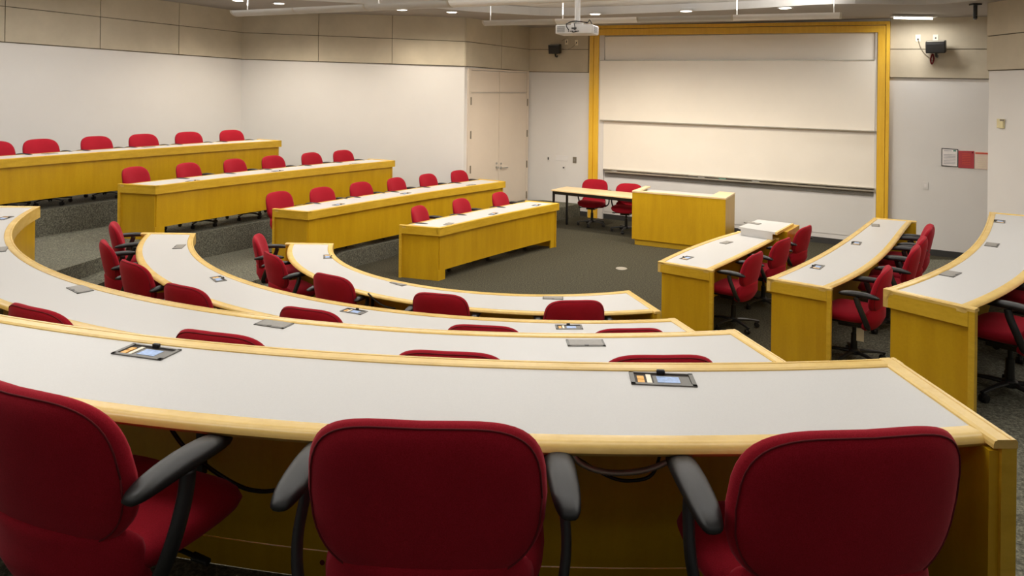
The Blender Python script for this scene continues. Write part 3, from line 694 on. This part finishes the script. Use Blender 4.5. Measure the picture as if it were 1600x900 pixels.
# chairs behind the rightmost desk, mostly outside the frame
tr, F, R = DESK['R3']
for k, lab in ((7, 'red task chair at the right picture edge behind the rightmost desk, nearest'), (16, 'red task chair partly seen behind the rightmost desk, second along'), (25, 'red task chair behind the rightmost desk, farthest along the right edge')):
    P = R[k]+(R[k]-F[k]).normalized()*.27; c_ = chair_at(P, (F[k]-R[k]).normalized(), FL[tr], lab, 0); c_['group'] = 'red task chairs at the rightmost desk'

# ---------------------------------------------------------------- lectern and front table
ax = W_F.t; nx = W_F.n     # along front wall, into the room
def lbox(bm, O, x0, x1, y0, y1, z0, z1):
    """x along the wall, y away from the room (towards the wall)"""
    p = lambda x, y, z: Vector((O.x+ax.x*x-nx.x*y, O.y+ax.y*x-nx.y*y, z))
    hexa(bm, [p(x0, y0, z0), p(x1, y0, z0), p(x1, y1, z0), p(x0, y1, z0), p(x0, y0, z1), p(x1, y0, z1), p(x1, y1, z1), p(x0, y1, z1)])
O = at(988, 298, .92); E_ = at(1134, 309.5, .92); ax = (E_-O).normalized(); nx = Vector((ax.y, -ax.x)); LW = (E_-O).length; LD = .74
lec = thing('lectern', 'wide maple lectern desk with toe kick in front of the whiteboards', 'lectern')
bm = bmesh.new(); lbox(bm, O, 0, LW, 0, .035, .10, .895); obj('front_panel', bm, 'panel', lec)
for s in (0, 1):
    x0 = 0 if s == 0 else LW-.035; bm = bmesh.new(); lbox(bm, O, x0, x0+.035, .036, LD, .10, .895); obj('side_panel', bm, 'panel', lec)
bm = bmesh.new(); lbox(bm, O, .04, LW-.04, .04, LD-.05, 0, .10); obj('toe_kick', bm, 'fascia', lec)
bm = bmesh.new(); lbox(bm, O, .036, LW-.036, .036, LD-.02, .10, .13); obj('bottom_shelf', bm, 'panel', lec)
bm = bmesh.new(); lbox(bm, O, -.004, LW+.004, -.004, .10, .895, .92); obj('front_cap', bm, 'tabletop', lec)
for x0, x1, nm in ((-.004, .09, 'side_cap'), (LW-.26, LW+.004, 'side_cap')):
    bm = bmesh.new(); lbox(bm, O, x0, x1, .1, LD, .895, .92); obj(nm, bm, 'tabletop', lec)
bm = bmesh.new(); lbox(bm, O, .09, LW-.26, .1, LD-.02, .84, .865); obj('worktop', bm, 'laminate', lec)
bm = bmesh.new(); lbox(bm, O, LW-.29, LW-.26, .1, LD-.02, .13, .895); obj('inner_panel', bm, 'panel', lec)

O = at(861, 296.5, .735); E_ = at(988, 309, .735); ax = (E_-O).normalized(); nx = Vector((ax.y, -ax.x)); LT = (E_-O).length; TW, TD = LT+.10, .6
tb = thing('training_table', 'pale wood table with black legs beside the lectern', 'table')
bm = bmesh.new(); lbox(bm, O, 0, TW, 0, TD, .712, .735); bevel(bm, .003); obj('tabletop', bm, 'tabletop', tb)
bm = bmesh.new()
for a in ((.02, TW-.02, .02, .045), (.02, TW-.02, TD-.045, TD-.02), (.02, .045, .045, TD-.045), (TW-.045, TW-.02, .045, TD-.045)): lbox(bm, O, *a, .655, .712)
obj('apron', bm, 'blackm', tb)
for x in (.02, TW-.055):
    for y in (.02, TD-.055): bm = bmesh.new(); lbox(bm, O, x, x+.035, y, y+.035, 0, .655); obj('leg', bm, 'blackm', tb)
bF = -W_F.n*-1
for (x, y, yb, lab, jit) in ((923, 279, 352, 'red task chair behind the pale front table, left one', 10), (977, 283.5, 362, 'red task chair behind the pale front table, right one by the lectern', 8)):
    Bp = at(x-2, yb, 0); hd = W_F.n.copy(); c_ = chair_at(Bp-hd*TOPOFF, hd, 0, lab, jit); c_['group'] = 'red task chairs at the front table'
# floor box ring and small floor cover
def lathe_at(P, z, prof, name, mat, lab, cat, n=24):
    bm = bmesh.new(); lathe(bm, prof, n, Matrix.Translation((P.x, P.y, z))); o = obj(name, bm, mat, None, smooth='auto'); return tag(o, lab, cat)
P = at(971, 420, 0); lathe_at(P, 0, [(.075, 0), (.085, .004), (.082, .009), (.06, .010)], 'floor_outlet', 'alu', 'round metal floor outlet ring in the dark carpet of the open floor', 'floor outlet')

# ---------------------------------------------------------------- whiteboard wall
wb = thing('whiteboard_surround', 'tall maple frame around the sliding whiteboards on the front wall', 'frame')
Fd = .10
def W(bm, *a, **k): W_F.quad(bm, *a, **k)
zt_l, zt_r = W_F.hit(921, 40, Fd).z, W_F.hit(1389, 33, Fd).z
def fslab(name, x0, x1, z, d0, d1, mat, parent):
    bm = bmesh.new(); u0, u1 = W_F.u(x0, 138, d1), W_F.u(x1, 138, d1); W_F.slab(bm, u0, u1, z, d0, d1); return obj(name, bm, mat, parent)
zb_l, zb_r = W_F.hit(921, 55.5, Fd).z, W_F.hit(1389, 50, Fd).z
fslab('frame_post', 920.5, 926.5, [0, 0, zt_l, zt_l], 0, Fd, 'frame', wb); fslab('frame_post', 927.3, 935, [0, 0, zb_l, zb_l], 0, Fd-.015, 'frame', wb)
fslab('frame_post', 1384, 1389.5, [0, 0, zt_r, zt_r], 0, Fd, 'frame', wb); fslab('frame_post', 1371, 1383.3, [0, 0, zb_r+.03, zb_r+.03], 0, Fd-.015, 'frame', wb)
zm_l, zm_r = W_F.hit(921, 45, Fd).z, W_F.hit(1389, 38.5, Fd).z
fslab('frame_header', 920.5, 1389.5, [zm_l, zm_r, zt_r, zt_l], 0, Fd+.002, 'frame', wb); fslab('frame_header', 927.5, 1383.5, [zb_l, zb_r, zm_r-.01, zm_l-.01], 0, Fd-.012, 'frame', wb)
fslab('jamb', 935.3, 943.5, [0, 0, zb_l, zb_l], 0, .06, 'wall', wb); fslab('jamb', 1367, 1370.7, [0, 0, zb_r, zb_r], 0, .06, 'wall', wb)
# boards
def board(name, x0, x1, tl, tr_, bl, br_, d0, d1, lab, tray=0):
    bm = bmesh.new(); W_F.quad(bm, x0, x1, tl, bl, tr_, br_, d0, d1)
    t_ = thing(name, lab, 'whiteboard'); obj('writing_surface', bm, 'board', t_)
    bm = bmesh.new(); W_F.quad(bm, x0, x1, tl-1.2, tl, tr_-1.2, tr_, d0, d1+.01); obj('top_rail', bm, 'alu', t_)
    if tray:
        bm = bmesh.new(); W_F.quad(bm, x0, x1, bl, bl+tray, br_, br_+tray, d0, d1+.05); obj('marker_tray', bm, 'alu', t_)
    return t_
fb = board('whiteboard', 945, 1368, 58, 51.5, 94, 94, .0, .02, 'shallow fixed whiteboard strip at the very top of the frame')
ubd = board('whiteboard', 937.5, 1367, 95, 94.5, 187, 204.5, .055, .075, 'large upper sliding whiteboard, pushed all the way up', 1.6)
lbd = board('whiteboard', 942.5, 1366, 189, 206, 263.5, 294, .03, .05, 'lower sliding whiteboard above the metal tray', 1.5)
bm = bmesh.new(); W_F.quad(bm, 945, 1367, 266.5, 269, 297.5, 300, .0, .10); tr1 = obj('chalk_ledge', bm, 'alu'); tag(tr1, 'long grey metal marker ledge under the lower whiteboard', 'ledge')
bm = bmesh.new(); W_F.quad(bm, 945, 1367, 269, 275, 300, 306.5, .0, .03); tag(obj('ledge_back', bm, 'lidgrey', tr1), None)
bm = bmesh.new(); W_F.quad(bm, 944, 1367, 275, 330, 306.5, 372, .0, .008); 
ob = obj('lower_wall_board', bm, 'wall'); tag(ob, 'white fixed board between the metal ledge and the floor', 'whiteboard')
# things lying on the ledge
def onledge(x, y, w_, h_, mat, name, lab, cat, r=0):
    bm = bmesh.new(); u = W_F.u(x, y, .075); z = W_F.hit(x, y, .075).z
    if r: a = W_F.P(u-w_/2, .075, z+r); c_ = W_F.P(u+w_/2, .075, z+r); cyl(bm, a, c_, r, n=10)
    else: W_F.slab(bm, u-w_/2, u+w_/2, [z]*2+[z+h_]*2, .055, .095); bevel(bm, .005)
    return tag(obj(name, bm, mat), lab, cat)
onledge(1083, 273.6+3.2, .16, .04, 'greyd', 'whiteboard_eraser', 'dark eraser on the metal ledge left of the green one', 'eraser')
onledge(1129, 276.8+3.4, .14, .04, 'greenink', 'whiteboard_eraser', 'green eraser on the metal ledge', 'eraser')
onledge(1181, 281.5+2.8, .13, .0, 'white', 'whiteboard_marker', 'white marker on the metal ledge, right of the green eraser', 'marker', .011)
onledge(1096, 274.8+3, .12, .0, 'white', 'whiteboard_marker', 'white marker beside the dark eraser on the ledge', 'marker', .011)
onledge(960, 266.0+2.4, .12, .0, 'white', 'whiteboard_marker', 'white marker at the far left end of the ledge', 'marker', .011)

# ---------------------------------------------------------------- double door
D = W_D
dz = lambda x, y: D.hit(x, y, .03).z
def dslab(bm, x0, x1, tl, bl, tr_, br_, d0, d1): D.quad(bm, x0, x1, tl, bl, tr_, br_, d0, d1)
bm = bmesh.new(); uA, uM, uB = D.u(734.5), D.u(779), D.u(822)
zl, zr = dz(734.5, 145), dz(822, 147.5)
zd = (zl+zr)/2
zTt = (dz(734.5, 108)+dz(822, 114))/2
fr = bmesh.new()
for (a, c_, z0, z1_) in ((uA-.09, uA, 0, zTt+.03), (uB, uB+.07, 0, zTt+.03), (uA, uB, zTt, zTt+.03), (uA, uB, zd+.005, zd+.02)): D.slab(fr, a, c_, [z0, z0, z1_, z1_], 0, .03)
dfm = struct(obj('door_1', fr, 'door')); dfm['label'] = 'cream double door with transom panels in the far left corner'
for a, c_ in ((uA+.006, uM-.006), (uM+.006, uB-.006)):
    bm = bmesh.new(); D.slab(bm, a, c_, [.01, .01, zd, zd], 0, .022); lf = obj('door_leaf', bm, 'door', dfm)
    bm = bmesh.new(); D.slab(bm, a, c_, [zd+.03, zd+.03, zTt-.012, zTt-.012], 0, .02); obj('transom_panel', bm, 'door', dfm)
    lft = a < uM-.1 and c_ < uM+.1
    for yy in ((158, 211, 265) if lft else (160, 208.5, 256.5, 304.5)):
        xx = 734 if lft else 821.5; zz = D.hit(xx, yy, .03).z; uh = a-.03 if lft else c_-.0
        bm = bmesh.new(); cyl(bm, D.P(uh+.015, .036, zz-.075), D.P(uh+.015, .036, zz+.075), .013, n=10); obj('hinge', bm, 'plate', lf, smooth='auto')
    hx = 774 if lft else 784.5
    uh = uM-.08 if lft else uM+.08; z_l = D.hit(hx, 262, .03).z; z_d = D.hit(hx, 255.5, .03).z
    bm = bmesh.new(); cyl(bm, D.P(uh, .02, z_l), D.P(uh, .035, z_l), .03, n=16); cyl(bm, D.P(uh, .035, z_l), D.P(uh, .07, z_l), .009, n=10)
    if not lft: cyl(bm, D.P(uh, .065, z_l), D.P(uh+.20, .065, z_l-.005), .010, n=10)
    else: cyl(bm, D.P(uh, .055, z_l), D.P(uh, .08, z_l), .022, n=12)
    obj('door_handle', bm, 'chrome', lf, smooth='auto')
    bm = bmesh.new(); cyl(bm, D.P(uh, .02, z_d), D.P(uh, .034, z_d), .022, n=14); obj('deadbolt', bm, 'chrome', lf, smooth='auto')

# ---------------------------------------------------------------- plates, posters, small wall things
def plate(wl, x, y, w_, h_, mat, name, lab, cat, d=.010, off=0, hole=None, grp=None):
    p = wl.u(x, y, off); z = wl.hit(x, y, off).z; bm = bmesh.new(); wl.slab(bm, p-w_/2, p+w_/2, [z-h_/2]*2+[z+h_/2]*2, off, off+d); bevel(bm, .002, 1)
    o = tag(obj(name, bm, mat), lab, cat, grp)
    if hole:
        bm = bmesh.new(); wl.slab(bm, p-hole[0]/2, p+hole[0]/2, [z-hole[1]/2+hole[2]]*2+[z+hole[1]/2+hole[2]]*2, off+d, off+d+.004); obj('socket', bm, hole[3], o)
    return o
plate(W_F, 857, 247.5, .075, .12, 'wall', 'wall_plate', 'small white outlet plate left of the grey one beside the maple frame', 'wall plate', hole=(.03, .055, 0, 'greyd'))
plate(W_F, 898, 250, .085, .13, 'plate', 'wall_plate', 'grey metal switch plate on the wall beside the maple frame', 'wall plate', hole=(.03, .05, 0, 'lidgrey'))
plate(W_F, 881, 262, .075, .10, 'wall', 'wall_plate', 'low white outlet plate beside the maple frame, under the pale strip', 'wall plate', hole=(.035, .03, 0, 'greyd'))
plate(W_F, 878, 247, .30, .11, 'white', 'wall_plate', 'wide pale blank strip plate between two outlets left of the maple frame', 'wall plate', d=.006)
plate(W_F, 885.5, 65.5, .075, .115, 'cream', 'wall_plate', 'cream outlet plate right next to the left wall speaker', 'wall plate', off=.036, hole=(.02, .03, 0, 'black'))
plate(W_F, 901, 66.5, .075, .115, 'cream', 'wall_plate', 'cream outlet plate nearest the maple frame top left corner', 'wall plate', off=.036, hole=(.02, .03, -.005, 'black'))
plate(W_F, 1434.5, 59.5, .075, .115, 'cream', 'wall_plate', 'cream outlet plate left of the right wall speaker', 'wall plate', off=.036, hole=(.022, .022, -.02, 'black'))
plate(W_F, 1462, 59.5, .075, .115, 'cream', 'wall_plate', 'cream outlet plate just above the right wall speaker', 'wall plate', off=.036, hole=(.022, .022, 0, 'black'))
plate(W_F, 1446, 290, .08, .12, 'wall', 'wall_plate', 'faint white outlet plate low on the wall right of the frame', 'wall plate', hole=(.03, .05, 0, 'paper'))
th = plate(W_R, 1565.5, 193, .12, .12, 'yellowp', 'thermostat', 'cream yellow thermostat on the right wall', 'thermostat', d=.03)
bm = bmesh.new(); u_ = W_R.u(1565.5, 188, .03); z_ = W_R.hit(1565.5, 188, .03).z; W_R.slab(bm, u_-.04, u_+.04, [z_-.01]*2+[z_+.015]*2, .03, .033); obj('display', bm, 'plate', th)
# posters
def poster(x0, x1, tl, bl, tr_, br_, mat, lab, name, frame=None):
    bm = bmesh.new(); W_F.quad(bm, x0, x1, tl, bl, tr_, br_, .001, .012); t_ = tag(obj(name, bm, frame or mat), lab, 'notice')
    if frame:
        bm = bmesh.new(); W_F.quad(bm, x0+1.3, x1-1.3, tl+1.3, bl-1.3, tr_+1.3, br_-1.3, .010, .0135); obj('sheet', bm, mat, t_)
    return t_
def marks(t_, rows_, mat, name='print'):
    bm = bmesh.new()
    for (x0, x1, y0, y1) in rows_: W_F.quad(bm, x0, x1, y0, y1, y0+(x1-x0)*.04, y1+(x1-x0)*.04, .012, .0148)
    obj(name, bm, mat, t_)
p1 = poster(1471, 1497, 231.3, 259.5, 233, 261.2, 'paper', 'black framed white notice, leftmost of three on the wall', 'framed_notice', 'greyd')
marks(p1, [(1475, 1487, 235, 235.8)]+[(1474.5, 1493, 241+2.3*k, 241.8+2.3*k) for k in range(7)], 'ink'); marks(p1, [(1489.5, 1494, 234.5, 236.6)], 'greenink', 'logo')
p2 = poster(1497.6, 1522, 235.5, 262, 236, 263.5, 'red', 'red notice sheet between the two white ones', 'red_notice')
marks(p2, [(1503, 1516, 240+2.6*k, 240.9+2.6*k) for k in range(7)], 'redink'); marks(p2, [(1518.5, 1520.5, 237.3, 239.5)], 'seam', 'logo')
p3 = poster(1523, 1545, 236.5, 264, 237.5, 265.2, 'paper2', 'white notice with a red header, rightmost of three at the corner', 'white_notice')
marks(p3, [(1523.8, 1544.5, 238, 240.6)], 'redink', 'header'); marks(p3, [(1528, 1541, 246+3*k, 246.8+3*k) for k in range(6)], 'tag')
# wall speakers
def speaker(x, y, wd, hg, yaw, lab, cord):
    c0 = W_F.hit(x, y, .20); base_ = Vector((W_F.n.x, W_F.n.y, 0))
    t_ = thing('wall_speaker', lab, 'speaker', 'black speakers on the front wall', tuple(c0), math.atan2(W_F.n.y, W_F.n.x)+PI/2+yaw)
    t_.rotation_euler = (math.radians(12), 0, math.atan2(W_F.n.y, W_F.n.x)+PI/2+yaw)
    bm = bmesh.new(); box(bm, -wd/2, wd/2, -.07, .07, -hg/2, hg/2); bevel(bm, .012); obj('cabinet', bm, 'black', t_, smooth='auto')
    bm = bmesh.new(); box(bm, -wd/2+.012, wd/2-.012, -.078, -.068, -hg/2+.012, hg/2-.035); bevel(bm, .004); obj('grille', bm, 'black', t_)
    bm = bmesh.new(); box(bm, -wd/2+.02, wd/2-.02, -.074, .02, hg/2-.004, hg/2+.003); obj('top_trim', bm, 'lidgrey', t_)
    bm = bmesh.new(); tube(bm, [(0, .0, -hg/2+.01), (0, .02, -hg/2-.06), (0, .10, -hg/2-.09), (0, .19, -hg/2-.06)], .018, n=10); cyl(bm, (0, .15, -hg/2-.07), (0, .19, -hg/2-.06), .04); obj('bracket', bm, 'blackm', t_, smooth='auto')
    return t_
speaker(867, 76.5, .25, .19, .18, 'black speaker high on the front wall left of the maple frame', None)
speaker(1462.5, 73, .28, .19, -.1, 'black speaker high on the front wall right of the maple frame', None)
def wcord(pts, r, mat, lab):
    P = [W_F.hit(x, y, o) for x, y, o in pts]; bm = bmesh.new(); tube(bm, smooth_pts(P, 6), r, n=6); return tag(obj('speaker_cord', bm, mat, None, True), lab, 'cord')
wcord([(878, 64, .06), (883, 60.8, .06), (886, 65, .055)], .004, 'plate', 'thin cord looping from the left speaker to the nearer cream plate')
wcord([(878, 76, .06), (885, 77.5, .06), (894, 74, .06), (900.5, 67.5, .055)], .004, 'plate', 'thin cord from the left speaker to the farther cream plate')
wcord([(1434.5, 62, .055), (1438, 73, .05), (1444, 83, .05), (1454, 92, .06), (1457, 96, .08)], .005, 'plate', 'thin cord drooping from a cream plate to the right speaker')
wcord([(1457, 84, .12), (1454, 93, .09), (1456, 100, .07), (1459, 93, .07), (1458, 85, .10)], .012, 'seam', 'dark cable loop dangling under the right speaker')

# ---------------------------------------------------------------- ceiling fittings
def downlight(x, y, lab, power):
    P = at(x, y, 3.96); z = zc(P.x); P = at(x, y, z)
    t_ = thing('downlight', lab, 'ceiling light', 'round recessed downlights', (P.x, P.y, z))
    bm = bmesh.new(); lathe(bm, [(.09, .02), (.115, .001), (.115, -.008), (.10, -.010), (.088, -.004)], 28); obj('trim_ring', bm, 'white', t_, smooth='auto')
    bm = bmesh.new(); lathe(bm, [(.086, -.011), (.086, -.005)], 24); obj('lens', bm, 'lens', t_)
    l = bpy.data.lights.new('downlight_lamp', 'SPOT'); l.energy = power; l.color = WARM; l.spot_size = math.radians(150); l.spot_blend = .8; l.shadow_soft_size = .08
    o = bpy.data.objects.new('lamp', l); C.objects.link(o); o.parent = t_; o.location = (0, 0, -.03)
for (x, y, lab, pw) in ((372, .5, 'round downlight at the left pendant end, cut by the top edge', 140), (436, 5, 'round downlight just above the left pendant, second from left', 140), (628, 15, 'small round downlight under the left pendant', 110), (706, 18.5, 'round downlight above the corner of the left wall', 60),
                    (930, 21.5, 'round downlight just right of the projector pole', 300), (1072, 17, 'round downlight above the middle of the right pendant', 140), (1227, 12, 'round downlight near the right end of the right pendant', 140)): downlight(x, y, lab, pw)
P0, P1 = at(1392, 25.5, 3.86), at(1462, 25.5, 3.86)
t_ = thing('strip_light', 'bright recessed strip light on the ceiling right of the whiteboard frame', 'ceiling light', None, (0, 0, 0))
d = (P1-P0).normalized(); nn_ = Vector((-d.y, d.x))*.06; za, zb_ = zc(P0.x), zc(P1.x)
bm = bmesh.new(); hexa(bm, [(*(P0-nn_), za-.014), (*(P1-nn_), zb_-.014), (*(P1+nn_), zb_-.014), (*(P0+nn_), za-.014), (*(P0-nn_), za+.01), (*(P1-nn_), zb_+.01), (*(P1+nn_), zb_+.01), (*(P0+nn_), za+.01)]); obj('lamp_tray', bm, 'white', t_)
bm = bmesh.new(); cyl(bm, (*(P0+d*.05), za-.028), (*(P1-d*.05), zb_-.028), .016, n=12); obj('tube_lamp', bm, 'strip', t_, smooth='auto')
mid = (P0+P1)/2; l = area('strip_glow', (mid.x, mid.y, zc(mid.x)-.06), (P1-P0).length*.9, .1, 14, NEUT, math.atan2(d.y, d.x))
# linear pendants
def pendant(A, B, joints, lit, rods, lab, power):
    """A, B: 3D ends; joints as fractions; lit flags per segment"""
    A, B = Vector(A), Vector(B); d_ = (B-A); L = d_.length; d_ = d_.normalized(); s_ = Vector((-d_.y, d_.x, 0)).normalized()
    if s_.y > 0: s_ = -s_
    t_ = thing('linear_pendant', lab, 'pendant light', 'linear suspended ceiling lights')
    fr = [0]+joints+[1]
    prof = []
    for k in range(13):
        a = PI+PI*k/12; prof.append((.13*math.cos(a), .075*math.sin(a)+.03))
    for k in range(13):
        a = 2*PI-PI*k/12; prof.append((.118*math.cos(a), .062*math.sin(a)+.03))
    for i in range(len(fr)-1):
        a, c_ = A+d_*(L*fr[i]+.012), A+d_*(L*fr[i+1]-.012); bm = bmesh.new()
        ra = [bm.verts.new(a+s_*p+Vector((0, 0, q_))) for p, q_ in prof]; rb = [bm.verts.new(c_+s_*p+Vector((0, 0, q_))) for p, q_ in prof]
        m_ = len(prof)
        for k in range(m_): bm.faces.new((ra[k], ra[(k+1) % m_], rb[(k+1) % m_], rb[k]))
        f0 = bm.faces.new(ra); f1 = bm.faces.new(rb); bmesh.ops.triangulate(bm, faces=[f0, f1]); obj('shade', bm, 'pendlit' if lit[i] else 'pendant', t_, smooth='auto')
    for f_ in fr:
        c0 = A+d_*L*f_; bm = bmesh.new(); pr = [(p*1.04, q_*1.04-.0012) for p, q_ in prof]; a, c_ = c0-d_*.014, c0+d_*.014
        ra = [bm.verts.new(a+s_*p+Vector((0, 0, q_))) for p, q_ in pr]; rb = [bm.verts.new(c_+s_*p+Vector((0, 0, q_))) for p, q_ in pr]
        for k in range(len(pr)): bm.faces.new((ra[k], ra[(k+1) % len(pr)], rb[(k+1) % len(pr)], rb[k]))
        f0 = bm.faces.new(ra); f1 = bm.faces.new(rb); bmesh.ops.triangulate(bm, faces=[f0, f1]); obj('joint_band', bm, 'alu', t_, smooth='auto')
    bm = bmesh.new(); cyl(bm, A+Vector((0, 0, .02)), B+Vector((0, 0, .02)), .016, n=10); obj('tube_lamp', bm, 'pendlit', t_, smooth='auto')
    for f_ in rods:
        p = A+d_*L*f_; bm = bmesh.new(); cyl(bm, p+Vector((0, 0, -.0)), (p.x, p.y, zc(p.x)+.10), .008, n=8); cyl(bm, (p.x, p.y, zc(p.x)+.07), (p.x, p.y, zc(p.x)+.10), .045, n=16); obj('suspension_rod', bm, 'white', t_, smooth='auto')
    m = (A+B)/2; yaw = math.atan2(d_.y, d_.x)
    l1 = area('pendant_down', (m.x, m.y, m.z-.08), L*.95, .2, power, NEUT, yaw); l2 = area('pendant_up', (m.x, m.y, m.z+.11), L*.95, .16, power*.75, NEUT, yaw, PI)
A2 = Vector((*at(759, 36, 3.70), 3.70)); B2 = Vector((*at(1313, 24, 3.70), 3.70)); L2 = (B2-A2)
def fracx(A, B, x):   # fraction along a pendant where it crosses a picture column
    k = (x-800)/FPX; fa = A.x-k*A.y; fb_ = B.x-k*B.y; return fa/(fa-fb_)
pendant(A2, B2, [fracx(A2, B2, 868), fracx(A2, B2, 997), fracx(A2, B2, 1143)], [0, 1, 0, 1], [.015, fracx(A2, B2, 878), fracx(A2, B2, 1150), .985], 'long right pendant light passing behind the projector', 62)
A1 = Vector((*at(371, 21, 3.70), 3.70)); B1p = at(720, 5.5, 3.70); B1 = Vector((*(A1.xy+(B1p-A1.xy)*1.75), 3.70))
pendant(A1, B1, [fracx(A1, B1, 465), fracx(A1, B1, 575), fracx(A1, B1, 705)], [0, 0, 0, 1], [.03, fracx(A1, B1, 590), .9], 'long left pendant light rising out of the top edge', 80)
# projector
Pp = atY(902, 47, 7.4); yaw = math.radians(-20)
pj = thing('projector', 'white ceiling projector hanging on a pole with cables on top', 'projector', None, tuple(Pp), yaw)
bm = bmesh.new(); box(bm, -.19, .19, -.14, .14, -.048, .045); bevel(bm, .014, 3); obj('housing', bm, 'white', pj, smooth='auto')
bm = bmesh.new()
for k in range(7): box(bm, -.17, -.09, -.1425, -.139, -.03+k*.009, -.026+k*.009)
for k in range(7): box(bm, .189, .1925, -.07, .07, -.03+k*.009, -.026+k*.009)
obj('vent', bm, 'grey', pj)
bm = bmesh.new()
for x in (-.05, -.03, -.01, .02, .05): cyl(bm, (x, -.139, -.022), (x, -.145, -.022), .006, n=10)
box(bm, -.02, .03, -.146, -.139, .0, .015); obj('port', bm, 'greyd', pj)
bm = bmesh.new(); cyl(bm, (0, 0, .045), (0, 0, .07), .06, n=20); cyl(bm, (0, 0, .06), (0, 0, zc(Pp.x)+.10-Pp.z), .028, n=16); obj('mount_pole', bm, 'white', pj, smooth='auto')
bm = bmesh.new()
for pts in ([(-.05, -.14, -.01), (-.06, -.19, .03), (-.04, -.14, .07), (.02, -.08, .085)], [(.0, -.145, .005), (.03, -.19, -.01), (.02, -.18, .05), (.03, -.10, .075), (.12, -.06, .07)], [(-.09, -.10, .055), (-.03, -.10, .075), (.05, -.08, .08), (.12, -.07, .065), (.15, -.10, .09), (.17, -.08, .055)], [(-.02, -.145, -.02), (.01, -.19, -.035), (.045, -.145, -.022)]): tube(bm, smooth_pts(pts, 6), .005, n=6)
obj('cable', bm, 'black', pj, smooth=True)
# ceiling camera
Pc = atY(1524, 14, 9.9); zz = zc(Pc.x)
cm = thing('ceiling_camera', 'small black camera hanging from the ceiling at top right', 'camera', None, (Pc.x, Pc.y, zz))
bm = bmesh.new(); box(bm, -.06, .06, -.05, .05, -.02, 0); bevel(bm, .004); obj('mount_plate', bm, 'black', cm)
bm = bmesh.new(); cyl(bm, (0, 0, -.02), (0, 0, -.20), .026, .026, 16); obj('camera_body', bm, 'black', cm, smooth='auto')
bm = bmesh.new(); cyl(bm, (0, 0, -.19), (0, 0, -.215), .020, .018, 16); cyl(bm, (0, -.02, -.16), (0, -.035, -.16), .006, n=8); obj('camera_lens', bm, 'grey', cm, smooth='auto')
# paper tag under the nearest chair of the middle right desk
Pt = at(1341, 522, .56); 
tg = [o for o in C.objects if o.get('label', '').startswith('red task chair with a hanging paper tag')][0]
bm = bmesh.new(); mi = (tg.location).copy(); yawt = tg.rotation_euler[2]
box(bm, -.085, -.082, -.09, -.03, .21, .375); obj('hang_tag', bm, 'tag', tg)
